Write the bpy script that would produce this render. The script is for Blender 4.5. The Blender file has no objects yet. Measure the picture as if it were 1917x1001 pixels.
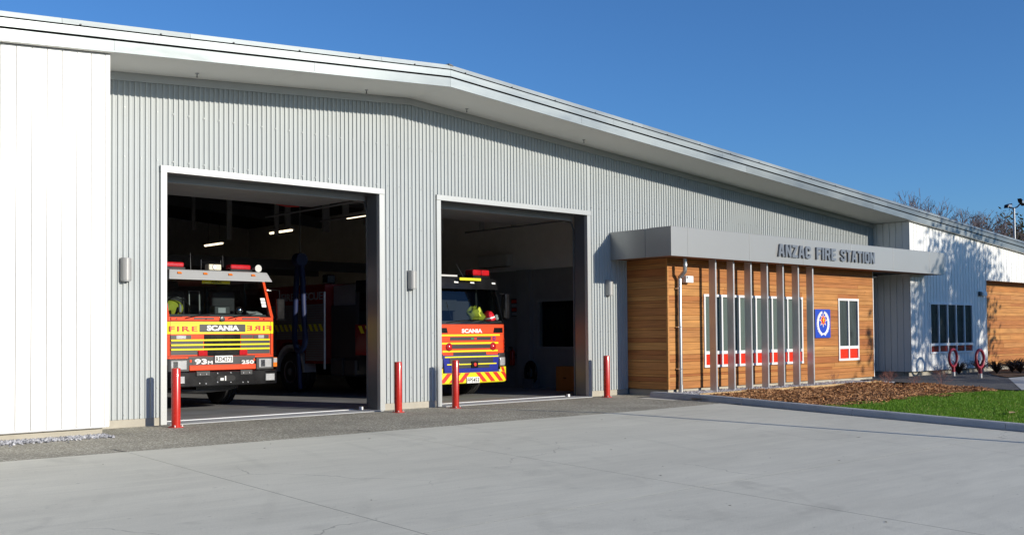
import bpy, math, random
from mathutils import Vector, Matrix
R = math.radians
scene = bpy.context.scene
col = scene.collection

# ------------------------------------------------------------------ camera, sky, sun, exposure
cam_d = bpy.data.cameras.new('camera'); cam = bpy.data.objects.new('camera', cam_d); col.objects.link(cam)
cam_d.sensor_width = 36.0; cam_d.sensor_fit = 'HORIZONTAL'
cam_d.lens = 1980.85 * 36.0 / 1917.0
cam_d.shift_y = 73.15 / 1917.0
cam_d.clip_start = 0.1; cam_d.clip_end = 2000
_F = Vector((0.67622699, 0.73621189, 0.02662919)); _R = Vector((0.73659538, -0.67628464, -0.00814465)); _U = Vector((-0.01201273, -0.02512257, 0.9996122))
_m = Matrix((_R, _U, -_F)).transposed().to_4x4(); _m.translation = Vector((-3.98464, -16.84596, 1.44214))
cam.matrix_world = _m
scene.camera = cam

SUN = Vector((0.304, -1.0, 0.302)).normalized()          # from the ground towards the sun
elev = math.asin(SUN.z)
world = bpy.data.worlds.new('World'); scene.world = world; world.use_nodes = True
wn = world.node_tree.nodes; wl = world.node_tree.links
sky = wn.new('ShaderNodeTexSky'); sky.sky_type = 'NISHITA'; sky.sun_disc = False
sky.sun_elevation = elev; sky.sun_rotation = math.atan2(SUN.x, SUN.y)
sky.altitude = 300; sky.air_density = 1.0; sky.dust_density = 0.4; sky.ozone_density = 8.0
bg = wn.get('Background') or wn.new('ShaderNodeBackground')
wl.new(sky.outputs[0], bg.inputs[0]); bg.inputs[1].default_value = 0.122
sd = bpy.data.lights.new('sun', 'SUN'); sd.energy = 4.2; sd.angle = R(0.53); sd.color = (1.0, 0.925, 0.80)
so = bpy.data.objects.new('sun', sd); col.objects.link(so)
so.rotation_euler = (-SUN).to_track_quat('-Z', 'Y').to_euler(); so.location = (20, -60, 40)
vs = scene.view_settings
vs.view_transform = 'Standard'; vs.look = 'None'; vs.exposure = 0.25; vs.gamma = 1.0; vs.use_curve_mapping = False
scene.cycles.max_bounces = 8; scene.cycles.transparent_max_bounces = 12
scene.cycles.caustics_reflective = False; scene.cycles.caustics_refractive = False

# ------------------------------------------------------------------ helpers
class MB:
    def __init__(s): s.v = []; s.f = []; s.mi = []
    def add(s, vs_, fs, mi=0):
        b = len(s.v); s.v.extend([tuple(x) for x in vs_])
        for f in fs: s.f.append([i + b for i in f]); s.mi.append(mi)
        return s
    def box(s, x0, x1, y0, y1, z0, z1, mi=0):
        return s.add([(x0,y0,z0),(x1,y0,z0),(x1,y1,z0),(x0,y1,z0),(x0,y0,z1),(x1,y0,z1),(x1,y1,z1),(x0,y1,z1)],
                     [(0,3,2,1),(4,5,6,7),(0,1,5,4),(1,2,6,5),(2,3,7,6),(3,0,4,7)], mi)
    def hexa(s, bot, top, mi=0):          # two quads given counter-clockwise seen from above
        return s.add(list(bot) + list(top), [(0,3,2,1),(4,5,6,7),(0,1,5,4),(1,2,6,5),(2,3,7,6),(3,0,4,7)], mi)
    def prism(s, poly, axis, a, b, mi=0):  # poly: 2-D outline; axis: extrusion axis
        n = len(poly)
        def P(q, t):
            return {'x': (t, q[0], q[1]), 'y': (q[0], t, q[1]), 'z': (q[0], q[1], t)}[axis]
        vs_ = [P(q, a) for q in poly] + [P(q, b) for q in poly]
        fs = [list(range(n))[::-1], list(range(n, 2*n))] + [(i, (i+1) % n, n + (i+1) % n, n + i) for i in range(n)]
        return s.add(vs_, fs, mi)
    def tube(s, pts, rad, n=8, mi=0, caps=True):
        pts = [Vector(p) for p in pts]
        rad = rad if isinstance(rad, (list, tuple)) else [rad] * len(pts)
        rings = []; up = None
        for i, p in enumerate(pts):
            d = (pts[min(i+1, len(pts)-1)] - pts[max(i-1, 0)]).normalized()
            if up is None:
                up = Vector((0,0,1)) if abs(d.z) < .9 else Vector((1,0,0))
            a = d.cross(up).normalized(); b = a.cross(d).normalized(); up = b
            rings.append([p + (a*math.cos(2*math.pi*k/n) + b*math.sin(2*math.pi*k/n)) * rad[i] for k in range(n)])
        vs_ = [v for r in rings for v in r]; fs = []
        for i in range(len(pts)-1):
            for k in range(n):
                k2 = (k+1) % n
                fs.append((i*n+k, i*n+k2, (i+1)*n+k2, (i+1)*n+k))
        if caps: fs.append(tuple(range(n))[::-1]); fs.append(tuple((len(pts)-1)*n + k for k in range(n)))
        return s.add(vs_, fs, mi)
    def lathe(s, prof, c, axis='z', n=20, mi=0):   # prof: (radius, along axis)
        vs_ = []; fs = []
        for r, t in prof:
            for k in range(n):
                a = 2*math.pi*k/n; u, w = r*math.cos(a), r*math.sin(a)
                q = {'z': (u, w, t), 'x': (t, u, w), 'y': (w, t, u)}[axis]
                vs_.append((c[0]+q[0], c[1]+q[1], c[2]+q[2]))
        m = len(prof)
        for i in range(m-1):
            for k in range(n):
                k2 = (k+1) % n
                fs.append((i*n+k, i*n+k2, (i+1)*n+k2, (i+1)*n+k))
        if prof[0][0] > 1e-4: fs.append(tuple(range(n))[::-1])
        if prof[-1][0] > 1e-4: fs.append(tuple((m-1)*n+k for k in range(n)))
        return s.add(vs_, fs, mi)
    def torus(s, c, R_, r_, ax1, ax2, n=28, m=8, a0=0, a1=2*math.pi, mi=0):
        c = Vector(c); ax1 = Vector(ax1); ax2 = Vector(ax2); ax3 = ax1.cross(ax2)
        vs_ = []; fs = []; closed = abs(a1-a0-2*math.pi) < 1e-6
        N = n if closed else n+1
        for i in range(N):
            a = a0 + (a1-a0)*i/n; d = ax1*math.cos(a) + ax2*math.sin(a)
            for k in range(m):
                b = 2*math.pi*k/m; vs_.append(c + d*(R_ + r_*math.cos(b)) + ax3*r_*math.sin(b))
        for i in range(n):
            for k in range(m):
                i2 = (i+1) % N; k2 = (k+1) % m
                fs.append((i*m+k, i*m+k2, i2*m+k2, i2*m+k))
        return s.add(vs_, fs, mi)
    def ball(s, c, rx, ry, rz, n=12, m=8, mi=0):
        prof = [(math.sin(math.pi*i/m), -math.cos(math.pi*i/m)) for i in range(m+1)]
        vs_ = []; fs = []
        for r, t in prof:
            for k in range(n):
                a = 2*math.pi*k/n; vs_.append((c[0]+rx*r*math.cos(a), c[1]+ry*r*math.sin(a), c[2]+rz*t))
        for i in range(m):
            for k in range(n):
                k2 = (k+1) % n; fs.append((i*n+k, i*n+k2, (i+1)*n+k2, (i+1)*n+k))
        return s.add(vs_, fs, mi)
    def build(s, name, mat, parent=None, smooth=False, bevel=0, fix=True):
        me = bpy.data.meshes.new(name); me.from_pydata(s.v, [], s.f); me.update()
        mats = mat if isinstance(mat, (list, tuple)) else [mat]
        for m in mats: me.materials.append(m)
        if len(mats) > 1: me.polygons.foreach_set('material_index', s.mi)
        if fix and len(s.f) < 6000:
            import bmesh
            b = bmesh.new(); b.from_mesh(me); bmesh.ops.recalc_face_normals(b, faces=b.faces); b.to_mesh(me); b.free()
        if smooth:
            me.polygons.foreach_set('use_smooth', [True]*len(me.polygons))
            if smooth == 'auto':
                me.set_sharp_from_angle(angle=R(38))
        o = bpy.data.objects.new(name, me); col.objects.link(o)
        if parent: o.parent = parent
        if bevel:
            md = o.modifiers.new('bevel', 'BEVEL'); md.width = bevel; md.segments = 2; md.limit_method = 'ANGLE'; md.angle_limit = R(35)
        return o

def box(name, mat, parent, *a, bevel=0): return MB().box(*a).build(name, mat, parent, bevel=bevel)
def empty(name, loc=(0,0,0), rz=0):
    o = bpy.data.objects.new(name, None); col.objects.link(o); o.location = loc; o.rotation_euler.z = rz; o.empty_display_size = .2; return o
def tag(o, label=None, cat=None, group=None, kind=None):
    if label: o['label'] = label
    if cat: o['category'] = cat
    if group: o['group'] = group
    if kind: o['kind'] = kind
    return o
def struct(o): o['kind'] = 'structure'; return o
def copy_tree(o, parent=None):
    c = o.copy(); col.objects.link(c); c.parent = parent
    for ch in [x for x in col.objects if x.parent == o]: copy_tree(ch, c)
    return c

# ------------------------------------------------------------------ materials
MATS = {}
def M(name, c, rough=.5, metal=0., var=.08, vs=2.5, bump=0., bs=60., spec=.5, coat=0., orand=0., stretch=None, rvar=0., fine=0., fs=300., emit=None, es=1.):
    m = bpy.data.materials.new(name); m.use_nodes = True; nt = m.node_tree; N = nt.nodes; L = nt.links
    b = N['Principled BSDF']
    b.inputs['Roughness'].default_value = rough; b.inputs['Metallic'].default_value = metal
    b.inputs['Specular IOR Level'].default_value = spec
    if coat: b.inputs['Coat Weight'].default_value = coat; b.inputs['Coat Roughness'].default_value = .08
    tc = N.new('ShaderNodeTexCoord'); src = tc.outputs['Object']
    if stretch:
        mp = N.new('ShaderNodeMapping'); mp.inputs['Scale'].default_value = stretch; L.new(src, mp.inputs[0]); src = mp.outputs[0]
    n = N.new('ShaderNodeTexNoise'); n.inputs['Scale'].default_value = vs; n.inputs['Detail'].default_value = 6; n.inputs['Roughness'].default_value = .62
    L.new(src, n.inputs['Vector'])
    mr = N.new('ShaderNodeMapRange'); mr.inputs[1].default_value = .3; mr.inputs[2].default_value = .7
    mr.inputs[3].default_value = 1-var; mr.inputs[4].default_value = 1+var; L.new(n.outputs[0], mr.inputs[0]); fac = mr.outputs[0]
    if fine:
        n2 = N.new('ShaderNodeTexNoise'); n2.inputs['Scale'].default_value = fs; n2.inputs['Detail'].default_value = 2; L.new(tc.outputs['Object'], n2.inputs['Vector'])
        m2 = N.new('ShaderNodeMapRange'); m2.inputs[1].default_value = .3; m2.inputs[2].default_value = .7; m2.inputs[3].default_value = 1-fine; m2.inputs[4].default_value = 1+fine; L.new(n2.outputs[0], m2.inputs[0])
        mm = N.new('ShaderNodeMath'); mm.operation = 'MULTIPLY'; L.new(fac, mm.inputs[0]); L.new(m2.outputs[0], mm.inputs[1]); fac = mm.outputs[0]
    if orand:
        oi = N.new('ShaderNodeObjectInfo'); m3 = N.new('ShaderNodeMapRange'); m3.inputs[3].default_value = 1-orand; m3.inputs[4].default_value = 1+orand; L.new(oi.outputs['Random'], m3.inputs[0])
        mm = N.new('ShaderNodeMath'); mm.operation = 'MULTIPLY'; L.new(fac, mm.inputs[0]); L.new(m3.outputs[0], mm.inputs[1]); fac = mm.outputs[0]
    sc = N.new('ShaderNodeVectorMath'); sc.operation = 'SCALE'; sc.inputs[0].default_value = c; L.new(fac, sc.inputs['Scale'])
    L.new(sc.outputs[0], b.inputs['Base Color'])
    if rvar:
        m4 = N.new('ShaderNodeMapRange'); m4.inputs[1].default_value = .3; m4.inputs[2].default_value = .7; m4.inputs[3].default_value = max(.02, rough-rvar); m4.inputs[4].default_value = rough+rvar
        L.new(n.outputs[0], m4.inputs[0]); L.new(m4.outputs[0], b.inputs['Roughness'])
    if bump:
        nb = N.new('ShaderNodeTexNoise'); nb.inputs['Scale'].default_value = bs; nb.inputs['Detail'].default_value = 4; L.new(src, nb.inputs['Vector'])
        bp = N.new('ShaderNodeBump'); bp.inputs['Strength'].default_value = bump; bp.inputs['Distance'].default_value = .02; L.new(nb.outputs[0], bp.inputs['Height']); L.new(bp.outputs[0], b.inputs['Normal'])
    if emit:
        b.inputs['Emission Color'].default_value = (*emit, 1); b.inputs['Emission Strength'].default_value = es
    MATS[name] = m; return m

def ramp(N, pts):
    r = N.new('ShaderNodeValToRGB'); e = r.color_ramp.elements
    while len(e) > 1: e.remove(e[-1])
    e[0].position = pts[0][0]; e[0].color = (*pts[0][1], 1)
    for p, c in pts[1:]:
        x = e.new(p); x.color = (*c, 1)
    return r

def cedar():
    m = bpy.data.materials.new('cedar'); m.use_nodes = True; nt = m.node_tree; N = nt.nodes; L = nt.links; b = N['Principled BSDF']
    tc = N.new('ShaderNodeTexCoord'); oi = N.new('ShaderNodeObjectInfo')
    off = N.new('ShaderNodeVectorMath'); off.operation = 'MULTIPLY_ADD'; cx = N.new('ShaderNodeCombineXYZ')
    for k in range(3): L.new(oi.outputs['Random'], cx.inputs[k])
    L.new(cx.outputs[0], off.inputs[0]); off.inputs[1].default_value = (37, 21, 53); L.new(tc.outputs['Object'], off.inputs[2])
    mp = N.new('ShaderNodeMapping'); mp.inputs['Scale'].default_value = (.55, .55, 16); L.new(off.outputs[0], mp.inputs[0])
    n = N.new('ShaderNodeTexNoise'); n.inputs['Scale'].default_value = 2.2; n.inputs['Detail'].default_value = 8; n.inputs['Distortion'].default_value = .6; L.new(mp.outputs[0], n.inputs['Vector'])
    tint = ramp(N, [(0, (.34,.115,.030)), (.25, (.44,.18,.046)), (.5, (.50,.235,.066)), (.75, (.39,.15,.042)), (1, (.56,.285,.088))]); L.new(oi.outputs['Random'], tint.inputs[0])
    g = N.new('ShaderNodeMapRange'); g.inputs[1].default_value = .28; g.inputs[2].default_value = .72; g.inputs[3].default_value = .70; g.inputs[4].default_value = 1.22; L.new(n.outputs[0], g.inputs[0])
    big = N.new('ShaderNodeTexNoise'); big.inputs['Scale'].default_value = .9; big.inputs['Detail'].default_value = 3; L.new(off.outputs[0], big.inputs['Vector'])
    g2 = N.new('ShaderNodeMapRange'); g2.inputs[1].default_value = .3; g2.inputs[2].default_value = .7; g2.inputs[3].default_value = .88; g2.inputs[4].default_value = 1.1; L.new(big.outputs[0], g2.inputs[0])
    mm = N.new('ShaderNodeMath'); mm.operation = 'MULTIPLY'; L.new(g.outputs[0], mm.inputs[0]); L.new(g2.outputs[0], mm.inputs[1])
    # knots
    vo = N.new('ShaderNodeTexVoronoi'); vo.inputs['Scale'].default_value = 1.6; mp2 = N.new('ShaderNodeMapping'); mp2.inputs['Scale'].default_value = (1, 1, 1.8); L.new(off.outputs[0], mp2.inputs[0]); L.new(mp2.outputs[0], vo.inputs['Vector'])
    kn = N.new('ShaderNodeMapRange'); kn.inputs[1].default_value = .03; kn.inputs[2].default_value = .075; kn.inputs[3].default_value = .6; kn.inputs[4].default_value = 1.; L.new(vo.outputs['Distance'], kn.inputs[0])
    mk = N.new('ShaderNodeMath'); mk.operation = 'MULTIPLY'; L.new(mm.outputs[0], mk.inputs[0]); L.new(kn.outputs[0], mk.inputs[1])
    sc = N.new('ShaderNodeVectorMath'); sc.operation = 'SCALE'; L.new(tint.outputs[0], sc.inputs[0]); L.new(mk.outputs[0], sc.inputs['Scale'])
    L.new(sc.outputs[0], b.inputs['Base Color']); b.inputs['Roughness'].default_value = .55; b.inputs['Specular IOR Level'].default_value = .35
    bp = N.new('ShaderNodeBump'); bp.inputs['Strength'].default_value = .25; bp.inputs['Distance'].default_value = .004; L.new(n.outputs[0], bp.inputs['Height']); L.new(bp.outputs[0], b.inputs['Normal'])
    return m

def concrete():
    m = bpy.data.materials.new('apron concrete'); m.use_nodes = True; nt = m.node_tree; N = nt.nodes; L = nt.links; b = N['Principled BSDF']
    tc = N.new('ShaderNodeTexCoord')
    def noise(scale, detail, stretch=None, dist=0):
        s = tc.outputs['Object']
        if stretch:
            mp = N.new('ShaderNodeMapping'); mp.inputs['Scale'].default_value = stretch[:3]; mp.inputs['Rotation'].default_value = (0, 0, stretch[3]); L.new(s, mp.inputs[0]); s = mp.outputs[0]
        n = N.new('ShaderNodeTexNoise'); n.inputs['Scale'].default_value = scale; n.inputs['Detail'].default_value = detail; n.inputs['Distortion'].default_value = dist; L.new(s, n.inputs['Vector']); return n.outputs[0]
    def rng(x, a, b_, c, d):
        r = N.new('ShaderNodeMapRange'); r.inputs[1].default_value = a; r.inputs[2].default_value = b_; r.inputs[3].default_value = c; r.inputs[4].default_value = d; L.new(x, r.inputs[0]); return r.outputs[0]
    def mul(x, y):
        q = N.new('ShaderNodeMath'); q.operation = 'MULTIPLY'; L.new(x, q.inputs[0]); L.new(y, q.inputs[1]); return q.outputs[0]
    f = rng(noise(.35, 6, (1, 1.6, 1, .0)), .3, .7, .94, 1.05)
    f = mul(f, rng(noise(1.6, 8, (.45, 1.8, 1, R(4)), .8), .35, .75, 1.03, .92))
    f = mul(f, rng(noise(90, 3), .3, .7, .93, 1.07))
    f = mul(f, rng(noise(.8, 9, None, 1.6), .62, .76, 1., .84))       # dark scuffs
    f = mul(f, rng(noise(22, 3, (.5, 1, 1, .3)), .70, .76, 1., .62))   # small spots and debris stains
    # hairline cracks that come and go
    cr = N.new('ShaderNodeTexVoronoi'); cr.feature = 'DISTANCE_TO_EDGE'; cr.inputs['Scale'].default_value = .22
    wob = N.new('ShaderNodeTexNoise'); wob.inputs['Scale'].default_value = 1.1; wob.inputs['Detail'].default_value = 6; L.new(tc.outputs['Object'], wob.inputs['Vector'])
    ad = N.new('ShaderNodeVectorMath'); ad.operation = 'MULTIPLY_ADD'; L.new(wob.outputs['Color'], ad.inputs[0]); ad.inputs[1].default_value = (.9, .9, 0); L.new(tc.outputs['Object'], ad.inputs[2]); L.new(ad.outputs[0], cr.inputs['Vector'])
    ck = mul(rng(cr.outputs['Distance'], .0006, .0022, 1, 0), rng(noise(.4, 3), .50, .58, 0, 1))
    f = mul(f, rng(ck, 0, 1, 1, .62))
    # fine trowel streaks
    f = mul(f, rng(noise(9, 4, (.12, 1.6, 1, R(-3))), .3, .7, .965, 1.03))
    # tyre arcs
    wv = N.new('ShaderNodeTexWave'); wv.wave_type = 'RINGS'; wv.rings_direction = 'Z'; wv.inputs['Scale'].default_value = .38; wv.inputs['Distortion'].default_value = 1.2; wv.inputs['Detail'].default_value = 3
    mp = N.new('ShaderNodeMapping'); mp.inputs['Location'].default_value = (6, 3, 0); L.new(tc.outputs['Object'], mp.inputs[0]); L.new(mp.outputs[0], wv.inputs['Vector'])
    f = mul(f, rng(mul(rng(wv.outputs[1], .9, 1., 0, 1), rng(noise(.5, 4), .45, .65, 0, 1)), 0, 1, 1, .94))
    sc = N.new('ShaderNodeVectorMath'); sc.operation = 'SCALE'; sc.inputs[0].default_value = (.63, .612, .515); L.new(f, sc.inputs['Scale']); L.new(sc.outputs[0], b.inputs['Base Color'])
    b.inputs['Roughness'].default_value = .75; b.inputs['Specular IOR Level'].default_value = .3
    bp = N.new('ShaderNodeBump'); bp.inputs['Strength'].default_value = .25; bp.inputs['Distance'].default_value = .01; L.new(noise(45, 5, (.6, 1.5, 1, .1)), bp.inputs['Height']); L.new(bp.outputs[0], b.inputs['Normal'])
    return m

def speckle(name, base, light, dark, scale, rough=.9, sx=.2):
    m = bpy.data.materials.new(name); m.use_nodes = True; nt = m.node_tree; N = nt.nodes; L = nt.links; b = N['Principled BSDF']
    tc = N.new('ShaderNodeTexCoord')
    v = N.new('ShaderNodeTexVoronoi'); v.inputs['Scale'].default_value = scale; L.new(tc.outputs['Object'], v.inputs['Vector'])
    sp = N.new('ShaderNodeSeparateColor'); L.new(v.outputs['Color'], sp.inputs[0])
    rr = ramp(N, [(0, dark), (.35, base), (.8, base), (.93, light), (1, light)]); L.new(sp.outputs[0], rr.inputs[0])
    n = N.new('ShaderNodeTexNoise'); n.inputs['Scale'].default_value = .9; n.inputs['Detail'].default_value = 7; L.new(tc.outputs['Object'], n.inputs['Vector'])
    g = N.new('ShaderNodeMapRange'); g.inputs[1].default_value = .3; g.inputs[2].default_value = .7; g.inputs[3].default_value = .82; g.inputs[4].default_value = 1.15; L.new(n.outputs[0], g.inputs[0])
    sc = N.new('ShaderNodeVectorMath'); sc.operation = 'SCALE'; L.new(rr.outputs[0], sc.inputs[0]); L.new(g.outputs[0], sc.inputs['Scale']); L.new(sc.outputs[0], b.inputs['Base Color'])
    b.inputs['Roughness'].default_value = rough
    bp = N.new('ShaderNodeBump'); bp.inputs['Strength'].default_value = .5; bp.inputs['Distance'].default_value = .008; L.new(v.outputs['Distance'], bp.inputs['Height']); L.new(bp.outputs[0], b.inputs['Normal'])
    return m

def glass(name, tint, refl=1.0):
    m = bpy.data.materials.new(name); m.use_nodes = True; nt = m.node_tree; N = nt.nodes; L = nt.links
    N.remove(N['Principled BSDF']); out = N['Material Output']
    t = N.new('ShaderNodeBsdfTransparent'); t.inputs[0].default_value = (*tint, 1)
    g = N.new('ShaderNodeBsdfGlossy'); g.inputs['Roughness'].default_value = .015; g.inputs[0].default_value = (refl, refl, refl, 1)
    fr = N.new('ShaderNodeFresnel'); fr.inputs[0].default_value = 1.55
    # very slight waviness of the pane
    tc = N.new('ShaderNodeTexCoord'); n = N.new('ShaderNodeTexNoise'); n.inputs['Scale'].default_value = 1.3; L.new(tc.outputs['Object'], n.inputs['Vector'])
    bp = N.new('ShaderNodeBump'); bp.inputs['Strength'].default_value = .05; bp.inputs['Distance'].default_value = .02; L.new(n.outputs[0], bp.inputs['Height']); L.new(bp.outputs[0], g.inputs['Normal'])
    mx = N.new('ShaderNodeMixShader'); ge = N.new('ShaderNodeNewGeometry'); iv = N.new('ShaderNodeMath'); iv.operation = 'SUBTRACT'; iv.inputs[0].default_value = 1; L.new(ge.outputs['Backfacing'], iv.inputs[1])
    mu = N.new('ShaderNodeMath'); mu.operation = 'MULTIPLY'; L.new(fr.outputs[0], mu.inputs[0]); L.new(iv.outputs[0], mu.inputs[1]); L.new(mu.outputs[0], mx.inputs[0]); L.new(t.outputs[0], mx.inputs[1]); L.new(g.outputs[0], mx.inputs[2]); L.new(mx.outputs[0], out.inputs[0])
    return m

def leafmat(name, c1, c2, trans=.3):
    m = bpy.data.materials.new(name); m.use_nodes = True; nt = m.node_tree; N = nt.nodes; L = nt.links; b = N['Principled BSDF']
    g = N.new('ShaderNodeNewGeometry'); rr = ramp(N, [(0, c1), (1, c2)]); L.new(g.outputs['Random Per Island'], rr.inputs[0]); L.new(rr.outputs[0], b.inputs['Base Color'])
    b.inputs['Roughness'].default_value = .6; b.inputs['Specular IOR Level'].default_value = .3
    if trans:
        t = N.new('ShaderNodeBsdfTranslucent'); L.new(rr.outputs[0], t.inputs[0]); mx = N.new('ShaderNodeMixShader'); mx.inputs[0].default_value = trans
        L.new(b.outputs[0], mx.inputs[1]); L.new(t.outputs[0], mx.inputs[2]); L.new(mx.outputs[0], N['Material Output'].inputs[0])
    return m

mCEDAR = cedar(); mCONC = concrete()
mASPH = speckle('chip seal', (.325,.302,.235), (.66,.62,.51), (.165,.152,.118), 55)
mPATH = speckle('path asphalt', (.085,.086,.088), (.19,.19,.19), (.04,.04,.04), 80)
mFLOOR = M('bay floor paint', (.25,.255,.26), .55, var=.25, vs=.8, fine=.2, fs=120, bump=.1)
mEARTH = M('earth', (.16,.13,.09), .95, var=.3, vs=.4)
mWHITE = M('white board paint', (.80,.80,.775), .42, var=.02, vs=1.2, orand=.012, bump=.03, bs=25)
mWHITE2 = M('white trim paint', (.82,.82,.80), .38, var=.02)
mCORR = M('painted corrugated steel', (.435,.465,.467), .60, metal=.0, var=.04, vs=.9, spec=.28, rvar=.05)
mFASC = M('grey metal fascia', (.24,.268,.275), .44, metal=.65, var=.14, vs=.5, orand=.12, rvar=.14, bump=.15, bs=1.6, stretch=(.6, 1, 2))
mFLASH = M('grey steel flashing', (.42,.435,.43), .40, metal=.25, var=.03)
mREVEAL = M('dark grey reveal metal', (.135,.145,.155), .32, metal=.35, var=.06, rvar=.05)
mSOFF = M('soffit paint', (.78,.77,.73), .7, var=.03, vs=.5)
mCANO = M('aluminium composite panel', (.39,.395,.388), .36, metal=.45, var=.015, orand=.02, vs=.6)
mFIN = M('fin aluminium', (.50,.505,.515), .32, metal=.35, var=.03, rvar=.05)
mPLINTH = M('plinth concrete', (.43,.40,.33), .85, var=.12, vs=2, fine=.06, bump=.2)
mKERB = M('kerb concrete', (.42,.43,.43), .85, var=.12, vs=1.6, fine=.08, bump=.25)
mJOINT = M('joint sealant', (.16,.16,.16), .9)
mDARK = M('dark gap', (.02,.02,.02), .8)
mBLACK = M('black plastic', (.008,.008,.009), .22, var=.15, spec=.4, rvar=.06)
mRUBBER = M('tyre rubber', (.022,.022,.022), .75, var=.2, vs=8)
mREDP = M('bollard red paint', (.52,.024,.014), .28, var=.06, coat=.25, rvar=.05)
mGALV = M('galvanised steel', (.52,.53,.54), .32, metal=.85, var=.12, vs=9)
mSTEEL = M('bright bolt steel', (.75,.75,.75), .3, metal=.8)
mTIMBER = M('timber edging', (.48,.33,.16), .8, var=.2, stretch=(1, 1, 8), vs=4)
mWINF = M('white window frame', (.80,.81,.81), .35, var=.02)
mBLIND = M('grey green blind', (.145,.175,.165), .6, var=.04, vs=1)
mPANE = glass('window pane', (.9,.93,.92))
mDPANE = M('dark window interior', (.012,.014,.016), .5)
mREDG = M('red glass spandrel', (.70,.035,.012), .25, var=.05, coat=.3)
mGRAVEL = leafmat('grey gravel', (.16,.16,.17), (.60,.60,.62), 0)
mMULCH = leafmat('bark mulch', (.11,.04,.014), (.74,.39,.17), 0)
mGRASS = leafmat('grass blade', (.06,.165,.012), (.215,.40,.04), .35)
mSOILG = M('lawn soil', (.07,.13,.02), .95, var=.4, vs=6)
mSOILM = M('mulch soil', (.16,.08,.035), .95, var=.4, vs=9, bump=.4)
mBARK = M('bare bark', (.13,.10,.095), .85, var=.25, vs=6)
mTWIG = M('winter twig', (.15,.115,.115), .8, var=.2)
mLEAF = leafmat('evergreen leaf', (.05,.055,.018), (.13,.12,.05), .25)
mLEAF2 = leafmat('street tree leaf', (.04,.07,.02), (.10,.13,.04), .15)
mFLAX = leafmat('dark flax leaf', (.02,.013,.012), (.07,.045,.03), .1)
mWISP = M('dry red twig', (.30,.13,.10), .8)
# interior
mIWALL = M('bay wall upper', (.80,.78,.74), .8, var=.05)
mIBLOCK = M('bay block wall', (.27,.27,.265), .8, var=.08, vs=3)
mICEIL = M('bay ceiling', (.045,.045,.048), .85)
mBEAM = M('steel beam', (.14,.145,.15), .6, var=.1)
mHANG = M('hanger steel', (.34,.34,.34), .6, var=.1)
mDOORP = M('sectional door panel', (.30,.31,.31), .5, var=.05)
mCREAM = M('cream plastic', (.70,.66,.52), .5)
mACU = M('air conditioner white', (.55,.55,.54), .5)
mTUBE = M('fluorescent tube', (.9,.85,.7), .5, emit=(1, .82, .55), es=2.2)
mORNG = M('orange plywood', (.42,.15,.03), .55, var=.15, stretch=(1,1,.2))
mHOSE = M('blue exhaust hose', (.008,.018,.075), .6)
# truck
mTRED = M('fluoro red truck paint', (.80,.085,.028), .22, var=.03, coat=.5)
mTRED_SHADE = M('shaded dark red truck paint', (.22,.010,.010), .22, var=.03, coat=.5)  # same truck red with the bay's shade put into the colour
mTYEL = M('fluoro yellow film', (.86,.76,.015), .3, var=.02, coat=.3)
mTBLUE = M('blue truck paint', (.022,.030,.26), .25, var=.04, coat=.4)
mTGREY = M('truck visor grey', (.36,.37,.38), .5, var=.04)
mTDG = M('truck dark grey plastic', (.034,.035,.036), .36, var=.12, fine=.1)
mTSIL = M('truck silver shutter', (.26,.27,.28), .4, metal=.4, var=.05)
mTWHITE = M('white decal', (.85,.85,.83), .4, var=.01)
mTRDEC = M('red decal', (.62,.03,.02), .35, var=.02)
mBDEC = M('black decal', (.015,.015,.015), .4)
mLENS = M('clear headlamp lens', (.58,.59,.60), .20, metal=.4, var=.15, vs=9, coat=.8, bump=.12, bs=30)
mAMBER = M('amber lens', (.80,.20,.02), .2, coat=.6)
mBEAC = M('red beacon lens', (.50,.014,.020), .15, var=.15, vs=14, coat=.8)
mWSCR = glass('windscreen glass', (.52,.58,.58))
mSEAT = M('dark seat cloth', (.05,.05,.055), .8)
mDASH = M('dash plastic', (.11,.115,.12), .6, var=.1)
mHIVIS = M('hi vis yellow cloth', (.50,.54,.04), .75, var=.2, vs=9, bump=.4, bs=14)
mHELM = M('red helmet shell', (.62,.02,.03), .18, coat=.6)
mCHROME = M('chrome', (.85,.85,.85), .12, metal=1.)
mPLATE = M('number plate white', (.80,.80,.78), .4, var=.02)
mSIGNB = M('sign blue', (.020,.065,.48), .35, var=.02)
mSIGNO = M('sign orange red', (.78,.11,.03), .4, var=.03)
mLETTER = M('sign letter grey', (.23,.25,.28), .35, metal=.45, var=.03)
mLAMPW = M('wall light body', (.36,.36,.35), .35, metal=.15, var=.02)
mPOLE = M('pole grey', (.40,.41,.42), .45, metal=.5)

def smooth_path(p, n=5):
    p = [Vector(q) for q in p]; out = []
    for i in range(len(p)-1):
        a, b, c, d = p[max(i-1, 0)], p[i], p[i+1], p[min(i+2, len(p)-1)]
        for k in range(n):
            t = k/n; out.append(.5*((2*b) + (c-a)*t + (2*a-5*b+4*c-d)*t*t + (3*b-a-3*c+d)*t**3))
    return out + [p[-1]]
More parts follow.
